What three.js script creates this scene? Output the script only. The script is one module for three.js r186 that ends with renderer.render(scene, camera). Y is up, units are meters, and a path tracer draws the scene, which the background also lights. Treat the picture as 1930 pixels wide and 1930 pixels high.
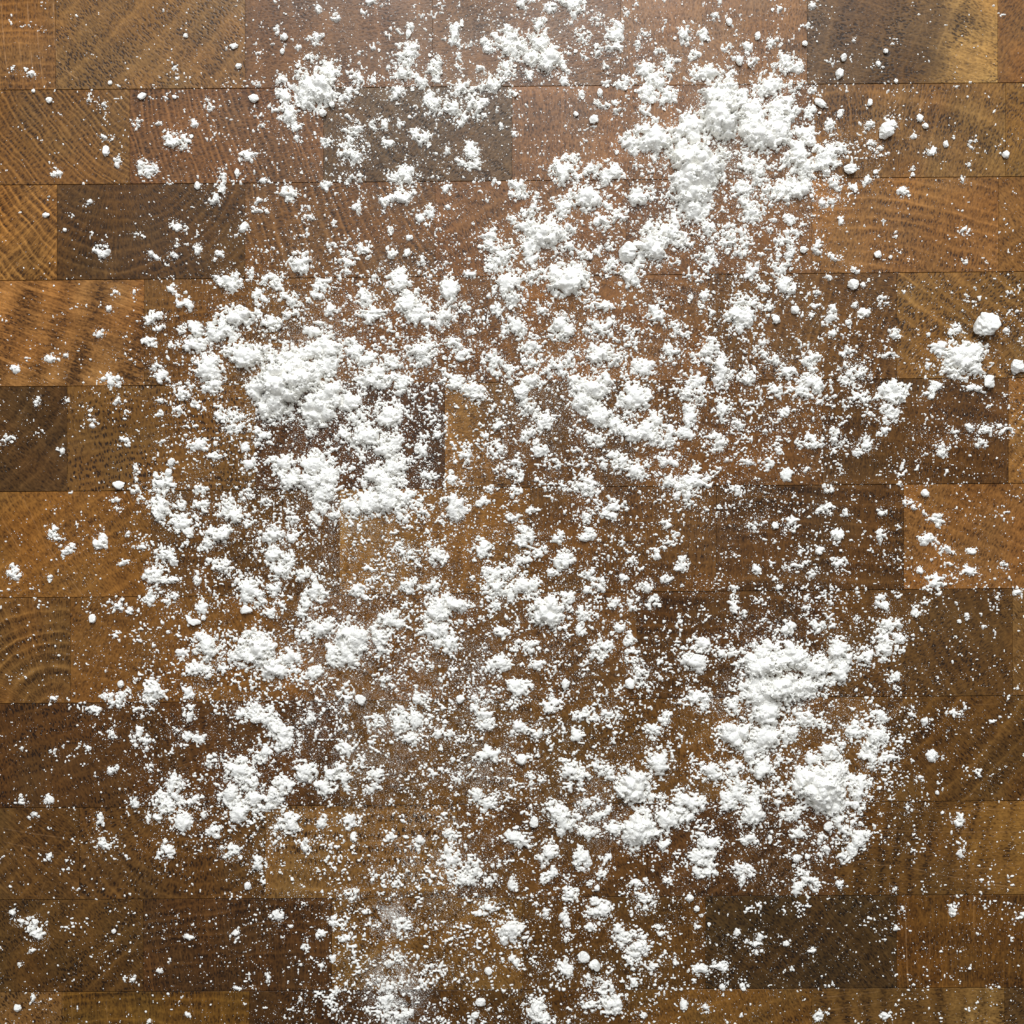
import * as THREE from 'three';
import { mergeGeometries, mergeVertices } from 'three/addons/utils/BufferGeometryUtils.js';
import { RectAreaLightUniformsLib } from 'three/addons/lights/RectAreaLightUniformsLib.js';

// ---------------------------------------------------------------- camera, light, exposure
const scene = new THREE.Scene();
const MM = 0.001;                                   // the tables below are in millimetres
const camera = new THREE.PerspectiveCamera(42.2, 1, 0.02, 10);
camera.position.set(0, 0.5, 0);
camera.up.set(0, 0, -1);
camera.lookAt(0, 0, 0);

const renderer = new THREE.WebGLRenderer({ antialias: true });
renderer.toneMapping = THREE.LinearToneMapping;
renderer.toneMappingExposure = 1.06;
renderer.shadowMap.enabled = true;

scene.background = new THREE.Color().setRGB(0.24, 0.24, 0.24);   // the dim white room round the table

RectAreaLightUniformsLib.init();
// daylight from a window beyond the far edge of the board
const windowLight = new THREE.RectAreaLight(0xf7fbff, 12.2, 0.65, 0.95);
windowLight.position.set(0.04, 1.05, -0.98);
windowLight.lookAt(0, 0, 0);
windowLight.castShadow = true;
scene.add(windowLight);

// ---------------------------------------------------------------- noise
function rng(seed) {
  let a = seed >>> 0;
  return () => { a = (a + 0x6d2b79f5) >>> 0; let t = a; t = Math.imul(t ^ (t >>> 15), t | 1); t ^= t + Math.imul(t ^ (t >>> 7), t | 61); return ((t ^ (t >>> 14)) >>> 0) / 4294967296; };
}
function hash2(i, j) { let h = Math.imul(i, 374761393) + Math.imul(j, 668265263) | 0; h = Math.imul(h ^ (h >>> 13), 1274126177); return ((h ^ (h >>> 16)) >>> 0) / 4294967296; }
function noise(x, y) {                              // value noise, -1 .. 1
  const i = Math.floor(x), j = Math.floor(y); let u = x - i, v = y - j; u = u * u * (3 - 2 * u); v = v * v * (3 - 2 * v);
  const a = hash2(i, j), b = hash2(i + 1, j), c = hash2(i, j + 1), d = hash2(i + 1, j + 1);
  return 2 * (a + (b - a) * u + (c - a) * v + (a - b - c + d) * u * v) - 1;
}
function fbm(x, y, n) { let s = 0, w = 1, t = 0; for (let k = 0; k < n; k++) { s += w * noise(x, y); t += w; w *= 0.55; x = x * 2.03 + 17.1; y = y * 2.03 - 9.7; } return s / t; }
let cellId = 0;
function cells(x, y) {                              // distance to the nearest of jittered points
  const i = Math.floor(x), j = Math.floor(y); let best = 9;
  for (let a = -1; a < 2; a++) for (let b = -1; b < 2; b++) {
    const h = hash2(i + a, j + b), px = i + a + h, py = j + b + (h * 57.31) % 1, d = (x - px) * (x - px) + (y - py) * (y - py);
    if (d < best) { best = d; cellId = (h * 131.7) % 1; }
  }
  return Math.sqrt(best);
}
const smooth = (a, b, x) => { const t = Math.min(1, Math.max(0, (x - a) / (b - a))); return t * t * (3 - 2 * t); };
const lin = (c) => (c <= 0.04045 ? c / 12.92 : ((c + 0.055) / 1.055) ** 2.4);
const names = {};
const numbered = (n) => { const k = names[n] = (names[n] ?? -1) + 1; return k ? `${n}_${String(k).padStart(3, '0')}` : n; };

// ---------------------------------------------------------------- the board: rows of end grain blocks
// row edges (mm from the middle) at x = -193 and x = +193
const ROWS = [-1, 170, 349, 529, 729, 927, 1127, 1326, 1523, 1696, 1870, 2046].map((l, i) => [((i ? l : -9) * 0.2) - 193, ([-23, 156, 333, 512, 712, 911, 1109, 1311, 1509, 1686, 1861, 2038][i]) * 0.2 - 193]);
// per row: right edges of its blocks in steps of 0.2 mm from the frame's corner, and for each block
// [tone, pith x, pith y, ring pitch, ring strength, ray strength, pore strength, second tone, side that has it]
const P = 0.2;
const BLOCKS = [
  [-260, [105, 0x80542c, 60, 3600, 17, .8, .5, .3], [462, 0x74532f, -900, -1050, 46, .55, .7, 1.0], [815, 0x684530, 2600, -200, 60, .5, .3, .3], [1170, 0x6e4a32, -1500, 900, 50, .3, .3, .3], [1521, 0x7e5538, 1500, 1900, 40, .3, .4, .3], [1880, 0x523a24, 3600, 700, 70, .5, .8, 1.0, 0xa07c46, 1], [2240, 0x7c5029, 2600, -900, 30, .4, .4, .4]],
  [-120, [245, 0x6c4722, 520, -120, 9.5, 1.2, .3, .5], [610, 0x6c432a, 1500, -100, 10.5, 1.1, .4, .5], [965, 0x503c2a, -300, 1500, 30, .3, .5, .7], [1320, 0x80563e, 1100, 4000, 40, .25, .6, .2], [1530, 0x6a4632, 3000, 1000, 40, .4, .4, .4], [1895, 0x765230, 1640, 760, 60, .6, .8, .6, 0x7d5d33, 1], [2250, 0x775629, 1500, 1100, 40, .4, .5, .8]],
  [-250, [108, 0x8a5a28, 330, 180, 14, 1.3, 1.0, .2], [462, 0x4d331a, 220, 262, 17, .75, .6, .4], [820, 0x674225, 1400, 100, 14, .9, .4, .5], [1180, 0x74492c, 200, -900, 30, .5, .3, .4], [1530, 0x734a30, 2000, 1500, 30, .4, .4, .3], [1882, 0x85572f, 1300, 2600, 20, .7, .3, .5], [2240, 0x80552b, 2700, 1500, 30, .4, .4, .5]],
  [-90, [272, 0x8b5a30, -1300, 100, 78, -2.4, 1.2, .3], [630, 0x6a4522, 450, 3400, 20, .8, .6, .3], [985, 0x6a4326, 1800, 300, 22, .5, .4, .5], [1335, 0x774c2c, 900, 2400, 24, .5, .3, .4], [1690, 0x5b3c20, 3800, 1300, 16, .8, .3, .7], [2050, 0x735027, 900, 1700, 30, .8, .6, 1.2]],
  [-230, [127, 0x48301a, -700, 200, 30, .6, .7, .4], [482, 0x5f3f1c, 600, 3200, 14, .5, .1, 1.6], [838, 0x482a18, 1800, 1500, 26, .4, .4, .6], [1195, 0x583819, -700, 1200, 26, .5, .4, .6, 0x8a6238, -1], [1550, 0x67401f, 1300, 200, 30, .6, .4, .4], [1900, 0x533418, 1500, 2400, 40, .8, .6, .6], [2260, 0x8c5d2d, 1000, 200, 20, .5, .4, .6]],
  [-70, [285, 0x81511f, 900, 2200, 24, .5, .5, .3], [640, 0x58391a, 300, -600, 30, .6, .4, .6], [1000, 0x744d22, -600, 900, 34, .5, .4, .4, 0x86602e, -1], [1350, 0x5f3c1b, 1200, 3500, 22, .5, .6, .5], [1703, 0x513318, 1500, 3600, 30, .9, .5, .5], [2060, 0x84542a, 2500, -400, 26, .4, .5, .5]],
  [-220, [133, 0x6c4720, 100, 1350, 24, 1.3, .9, .4], [490, 0x784c1f, 330, 900, 36, .5, .3, .4], [845, 0x6c4520, -200, 2400, 28, .5, .4, .4], [1200, 0x603d1d, 1700, 2300, 26, .5, .4, .5], [1550, 0x4c2e13, 1200, 3600, 26, .8, .4, .6], [1908, 0x543718, 2600, 700, 30, .5, .3, .9], [2260, 0x6a4c2a, 1000, 200, 30, .5, .5, .8]],
  [-60, [300, 0x492b11, -500, -300, 30, .5, .5, 1.2], [640, 0x4b2c12, 1500, 1200, 24, .5, .4, .8], [1000, 0x61401b, 500, 3000, 30, .5, .3, .5], [1280, 0x60401c, 1800, 2700, 24, .4, .4, .5], [1640, 0x68441e, 1000, 700, 40, .5, .4, .4], [1990, 0x5a3b17, 900, 500, 42, 1.0, .6, .5]],
  [-210, [150, 0x563918, -600, 1000, 30, .5, 1.0, .4], [500, 0x583817, 365, 1480, 24, .9, .4, .9], [862, 0x6e4d27, 700, 4200, 26, .9, .3, 1.4], [1220, 0x593817, 1700, 2600, 30, .6, .4, .6], [1575, 0x503119, 700, 600, 30, .5, .5, .6], [1935, 0x593a15, 5200, 1750, 34, -1.3, .4, .7, 0x7a5522, 1], [2290, 0x674622, 2800, 800, 34, .5, .4, .6]],
  [-90, [270, 0x4d3314, -500, 900, 44, .9, .4, 1.0], [625, 0x482b13, 600, 3900, 18, .7, .9, .6], [985, 0x6c4c22, 1700, 2800, 34, .6, .4, .7], [1330, 0x583813, 1100, -1500, 30, .4, .4, .4], [1690, 0x392812, 2300, 2500, 30, .5, .9, 1.1], [2050, 0x643d10, 1800, 3100, 60, -1.9, .8, .2]],
  [-240, [117, 0x734e28, 900, 2800, 24, .4, .3, .9], [470, 0x604010, 290, 4200, 20, .9, .8, .4], [830, 0x40260e, 1000, 900, 26, .8, .5, .7], [1180, 0x51330f, 1600, 3000, 30, .5, .4, .5], [1530, 0x714d1e, 900, 700, 34, .5, .4, .3], [1893, 0x604119, 5200, 1900, 44, -1.6, .4, .5, 0x8c6a38, 1], [2250, 0x4f3619, 1000, 2500, 28, .5, .4, .9]],
];
const rowEdge = (i, x) => ROWS[i][0] + (ROWS[i][1] - ROWS[i][0]) * ((x + 193) / 386);
const S = 216, TEX = 2048;                           // the texture sheets reach from -S to S
const colorData = new Uint8Array(TEX * TEX * 4), bumpData = new Uint8Array(TEX * TEX * 4), roughData = new Uint8Array(TEX * TEX * 4);
const scratch = new Float32Array(TEX * TEX);
function drawScratch(x0, y0, x1, y1, bend, w, s) {   // a fine cut in the surface, board mm
  const n = Math.ceil(Math.hypot(x1 - x0, y1 - y0) / 0.1), nx = -(y1 - y0), ny = x1 - x0;
  for (let k = 0; k <= n; k++) {
    const t = k / n, b = bend * 4 * t * (1 - t), a = s * (0.55 + 0.45 * noise(k * 0.03 + x0, y0)) * smooth(0, 0.08, t) * smooth(1, 0.92, t);
    const u = (x0 + (x1 - x0) * t + nx * b + S) / (2 * S) * TEX, v = (y0 + (y1 - y0) * t + ny * b + S) / (2 * S) * TEX;
    for (let j = Math.floor(v - 1); j <= v + 2; j++) for (let i = Math.floor(u - 1); i <= u + 2; i++) {
      if (i < 0 || j < 0 || i >= TEX || j >= TEX) continue;
      const d = Math.hypot(i + 0.5 - u, j + 0.5 - v), o = j * TEX + i;
      scratch[o] = Math.max(scratch[o], a * Math.max(0, 1 - d / w));
    }
  }
}
{
  const r = rng(41), px = (v) => v * P - 193;
  for (let k = 0; k < 520; k++) { const x = (r() - 0.5) * 420, y = (r() - 0.5) * 420, a = r() * Math.PI, l = 4 + 40 * r() * r(); drawScratch(x, y, x + l * Math.cos(a), y + l * Math.sin(a), (r() - 0.5) * 0.1, 0.95, 0.12 + 0.4 * r() * r()); }
  for (const [a, b, c, d, s] of [[2, 0, 18, 170, .8], [30, 0, 47, 170, .5], [52, 0, 66, 165, .8], [66, 0, 83, 168, .8], [101, 0, 107, 110, .9], [108, 122, 180, 170, .7], [110, 60, 200, 130, .4],
    [1640, 1530, 1925, 1522, .5], [1620, 1562, 1930, 1567, .55], [1560, 1620, 1660, 1625, .4], [1600, 1625, 1700, 1632, .5], [1700, 1632, 1925, 1675, .75], [1790, 1640, 1930, 1628, .4], [1707, 1690, 1712, 1860, .8], [1835, 1690, 1838, 1800, .4], [1755, 1690, 1752, 1850, .35],
    [1540, 1880, 1660, 1868, .5], [1545, 1905, 1700, 1882, .55], [1695, 150, 1650, 260, .7], [1712, 155, 1680, 215, .8], [1735, 156, 1700, 235, .6], [1762, 158, 1720, 225, .5], [1790, 160, 1745, 235, .4], [0, 970, 40, 1040, .5], [85, 1020, 160, 1127, .6], [40, 930, 140, 1130, .4], [60, 1128, 75, 1200, .5],
    [1790, 1700, 1795, 1850, .3], [0, 1560, 130, 1580, .5], [0, 1585, 140, 1612, .5], [0, 1600, 60, 1618, .4], [135, 1880, 138, 1930, .5], [200, 1880, 204, 1930, .5], [355, 1875, 372, 1930, .5], [262, 1880, 262, 1930, .3]])
    drawScratch(px(a), px(b), px(c), px(d), 0.01, 1.1, s);
}
const GOLD = [1, 0.45, 0.092];                       // hue of the oiled brown that all blocks share
function toneOf(hex) {
  const c = [hex >> 16, (hex >> 8) & 255, hex & 255].map((v) => lin(v / 255)), l = 1.0 * (0.3 * c[0] + 0.6 * c[1] + 0.1 * c[2]) ** 0.78 * 0.098 ** 0.22;
  const h = c.map((v, i) => (v / c[0]) ** 0.5 * GOLD[i] ** 0.5), n = 0.3 * h[0] + 0.6 * h[1] + 0.1 * h[2];
  return h.map((v) => v / n * l);
}
function woodAt(b, px, py, out) {                    // px, py in steps of 0.2 mm
  const [, tone, cx, cy, pitch, ringK, rayK, poreK, , side] = b;
  const w1 = noise(px / 130 + cx * 0.37, py / 130 + cy * 0.21) * 10 + noise(px / 40 + cx, py / 40) * 3.2 + noise(px / 12, py / 12) * 1.3 + noise(px / 4.5, py / 4.5 + 9) * 0.7;
  const dx = px - cx, dy = py - cy, r = Math.hypot(dx, dy) + w1, a = Math.atan2(dy, dx) * b.span + noise(px / 60, py / 60 + 40) * 3;
  const u = r / pitch, t = u + 0.35 * noise(u * 0.7, cx * 0.1 + 3), id = Math.floor(t), f = t - id, amp = 0.45 + 0.75 * hash2(id, Math.floor(cx + cy));
  const thin = Math.min(0.16, 1.5 / pitch + 0.03), line = Math.exp(-(((f - 0.5) / thin) ** 2)), wide = Math.cos(2 * Math.PI * (f - 0.62));
  let k = Math.abs(ringK) * amp * (0.7 + 0.55 * noise(a / 34, id * 3.7)) * ((ringK < 0 ? 0 : 0.42 * line - 0.07) + 0.12 * wide);
  // rays: thin lines that run away from the pith
  const ray = 1 - Math.abs(noise(a / 3.6, r / 90 + 9)), ray2 = 1 - Math.abs(noise(a / 9.5 + 31, r / 210));
  k += rayK * (0.34 * ray ** 6 - 0.12 + 0.26 * ray2 ** 14 - 0.03);
  // vessels: short dark cells in rows along the rings
  const big = poreK > 1.3 ? 1.3 : 1, d = cells(a / (3.7 * big), r / (8 * big)), pore = 1 - smooth(0.26, 0.46, d), band = 0.6 + 0.4 * Math.cos(2 * Math.PI * (f - 0.05)), patch = 0.65 + 0.6 * noise(px / 70 + 5, py / 55 + cx);
  const cellW = (0.3 + poreK * band * Math.max(0.2, patch)) * (cellId > 0.25 ? 1 : 0.2);
  k -= 0.52 * cellW * pore - 0.13 * poreK - 0.04;
  k += 0.15 * (noise(a / 2.2, r / 6) + noise(px / 2.3 + cx, py / 2.3)) + 0.07 * noise(px / 4.4, py / 4.4 + cy);
  k += 0.20 * fbm(px / 90 + cx * 0.01, py / 70 + cy * 0.013, 3);
  let m = 0;
  if (side) { const q = (px - b.x0) / (b.x1 - b.x0) + 0.1 * noise(px / 40, py / 40); m = side > 0 ? smooth(0.5, 0.98, q) : 1 - smooth(0.0, 0.4, q); }
  const warm = 0.07 * noise(px / 55 + 80, py / 55 + cx * 0.2), gain = Math.max(0.16, 1 + 1.75 * k);
  for (let c = 0; c < 3; c++) { const base = b.t0[c] + (b.t1[c] - b.t0[c]) * m; out[c] = base * (gain ** [0.92, 1.0, 1.12][c]) * (1 + warm * [1, 0, -1.6][c]); }
  out[3] = pore * cellW; out[4] = k;
}
BLOCKS.forEach((row, i) => {
  let x0 = row[0];
  for (const b of row.slice(1)) { b.x0 = x0; b.x1 = x0 = b[0]; b.row = i; b.t0 = toneOf(b[1]); b.t1 = toneOf(b[8] ?? b[1]); b.span = Math.hypot((b.x0 + b.x1) / 2 - b[2], (rowEdge(i, 0) + 193) / P + 95 - b[3]); }
});
{
  const out = [0, 0, 0, 0, 0], toByte = (l) => { const c = l <= 0.0031308 ? l * 12.92 : 1.055 * l ** (1 / 2.4) - 0.055; return Math.max(0, Math.min(255, Math.round(c * 255))); };
  for (let j = 0; j < TEX; j++) {
    const z = ((j + 0.5) / TEX * 2 - 1) * S;
    let i0 = -1, row = null, n = 1;
    for (let i = 0; i < TEX; i++) {
      const x = ((i + 0.5) / TEX * 2 - 1) * S;
      let ri = Math.max(0, Math.min(BLOCKS.length - 1, i0 < 0 ? 0 : i0));
      while (ri < BLOCKS.length - 1 && z > rowEdge(ri + 1, x)) ri++;
      while (ri > 0 && z < rowEdge(ri, x)) ri--;
      if (ri !== i0) { i0 = ri; row = BLOCKS[ri]; n = 1; }
      const px = (x + 193) / P, py = (z + 193) / P;
      while (n < row.length - 1 && px > row[n][0]) n++;
      woodAt(row[n], px, py, out);
      const o = (j * TEX + i) * 4, s = scratch[j * TEX + i], dry = 0.5 + 0.5 * fbm(px / 150, py / 150, 3);
      for (let c = 0; c < 3; c++) colorData[o + c] = toByte(Math.min(0.8, out[c] + s * ([0.36, 0.21, 0.105][c] - out[c] * 0.4)));
      bumpData[o] = bumpData[o + 1] = bumpData[o + 2] = Math.max(0, Math.min(255, 190 - 130 * Math.min(1, out[3]) - 70 * s + 45 * out[4] + 10 * noise(px / 2.2, py / 2.2)));
      roughData[o] = roughData[o + 1] = roughData[o + 2] = Math.max(0, Math.min(255, 255 * (0.25 + 0.2 * dry + 0.14 * Math.min(1, out[3]) + 0.2 * s)));
      colorData[o + 3] = bumpData[o + 3] = roughData[o + 3] = 255;
    }
  }
}
function sheet(data, srgb) {
  const t = new THREE.DataTexture(data, TEX, TEX, THREE.RGBAFormat);
  t.magFilter = THREE.LinearFilter; t.minFilter = THREE.LinearMipmapLinearFilter; t.generateMipmaps = true; t.anisotropy = 8;
  if (srgb) t.colorSpace = THREE.SRGBColorSpace;
  t.needsUpdate = true; return t;
}
const woodMaterial = new THREE.MeshPhysicalMaterial({ map: sheet(colorData, true), bumpMap: sheet(bumpData), bumpScale: 0.00006, roughnessMap: sheet(roughData), roughness: 1, ior: 1.5, specularIntensity: 0.6 });
woodMaterial.name = 'oiled_end_grain';
const glueMaterial = new THREE.MeshStandardMaterial({ color: new THREE.Color().setRGB(0.018, 0.010, 0.005), roughness: 0.9 });

function blockGeometry(c, uvShift) {                 // four top corners (mm) in order; closed prism with eased top edges
  const ez = 0.10, ex = 0.05, T = -30, g = [0.03, 0.10];
  const mid = [(c[0][0] + c[2][0]) / 2, (c[0][1] + c[2][1]) / 2];
  const inset = (p, a, b) => [p[0] + Math.sign(mid[0] - p[0]) * a, p[1] + Math.sign(mid[1] - p[1]) * b];
  const top = c.map((p) => inset(p, g[0] + ex, g[1] + ez)), rim = c.map((p) => inset(p, g[0], g[1]));
  const v = [], uv = [], quad = (p, q, r, s) => { for (const k of [p, q, r, p, r, s]) { v.push(k[0] * MM, k[2] * MM, k[1] * MM); uv.push((k[0] + uvShift[0] + S) / (2 * S), (k[1] + uvShift[1] + S) / (2 * S)); } };
  const at = (p, y) => [p[0], p[1], y];
  quad(at(top[0], 0), at(top[3], 0), at(top[2], 0), at(top[1], 0));
  for (let k = 0; k < 4; k++) { const n = (k + 1) % 4; quad(at(top[k], 0), at(top[n], 0), at(rim[n], -0.1), at(rim[k], -0.1)); quad(at(rim[k], -0.1), at(rim[n], -0.1), at(rim[n], T), at(rim[k], T)); }
  quad(at(rim[0], T), at(rim[1], T), at(rim[2], T), at(rim[3], T));
  const geo = new THREE.BufferGeometry();
  geo.setAttribute('position', new THREE.Float32BufferAttribute(v, 3)); geo.setAttribute('uv', new THREE.Float32BufferAttribute(uv, 2));
  geo.computeVertexNormals(); return geo;
}
const board = new THREE.Group();
board.name = 'cutting_board';
board.userData = { label: 'oiled end grain chopping board of brown wood blocks under the spilled flour', category: 'cutting board' };
scene.add(board);
{
  const r = rng(7), inner = [];
  const add = (x0, x1, top, bottom, shift) => {
    const m = new THREE.Mesh(blockGeometry([[x0, top(x0)], [x1, top(x1)], [x1, bottom(x1)], [x0, bottom(x0)]], shift), woodMaterial);
    m.name = 'wood_block'; m.castShadow = m.receiveShadow = true; board.add(m);
  };
  BLOCKS.forEach((row, i) => row.slice(1).forEach((b) => {
    const x0 = b.x0 * P - 193, x1 = b.x1 * P - 193;
    if (x0 > -S && x1 < S) inner.push([x0, x1, rowEdge(i, x0)]);
  }));
  const strange = (x0, x1, top, bottom) => { const s = inner[Math.floor(r() * inner.length)]; add(x0, x1, top, bottom, [s[0] - x0, s[2] + 1 - top(x0)]); };
  const X = 300;
  const fill = (from, to, top, bottom) => { for (let x = from; x < to - 1;) { const n = Math.min(to, x + 70 + 3 * r()); strange(x, to - n < 20 ? (n === to ? to : to) : n, top, bottom); x = to - n < 20 ? to : n; } };
  BLOCKS.forEach((row, i) => {
    const top = (x) => rowEdge(i, x), bottom = (x) => rowEdge(i + 1, x);
    let from = null, to = null;
    for (const b of row.slice(1)) {
      const x0 = b.x0 * P - 193, x1 = b.x1 * P - 193;
      if (x0 < -S || x1 > S) {                       // reaches past the sheet: its seen part here, the rest below
        if (x0 < -S) { add(Math.max(x0, -S), x1, top, bottom, [0, 0]); from = Math.max(x0, -S); } else { add(x0, Math.min(x1, S), top, bottom, [0, 0]); to = Math.min(x1, S); }
      } else { add(x0, x1, top, bottom, [0, 0]); if (from === null) from = x0; to = x1; }
    }
    fill(-X, from, top, bottom); fill(to, X, top, bottom);
  });
  for (let k = 0; k < 3; k++) {
    const up = (x) => rowEdge(0, x) - 36 * k, down = (x) => rowEdge(BLOCKS.length, x) + 36 * k;
    fill(-X, X, (x) => up(x) - 36, up); fill(-X, X, down, (x) => down(x) + 36);
  }
  const glue = new THREE.Mesh(new THREE.BoxGeometry(2 * X * MM - 0.002, 0.028, 0.6), glueMaterial);
  glue.name = 'glue_joint'; glue.position.y = -0.0149; glue.receiveShadow = true; board.add(glue);
}

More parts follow.
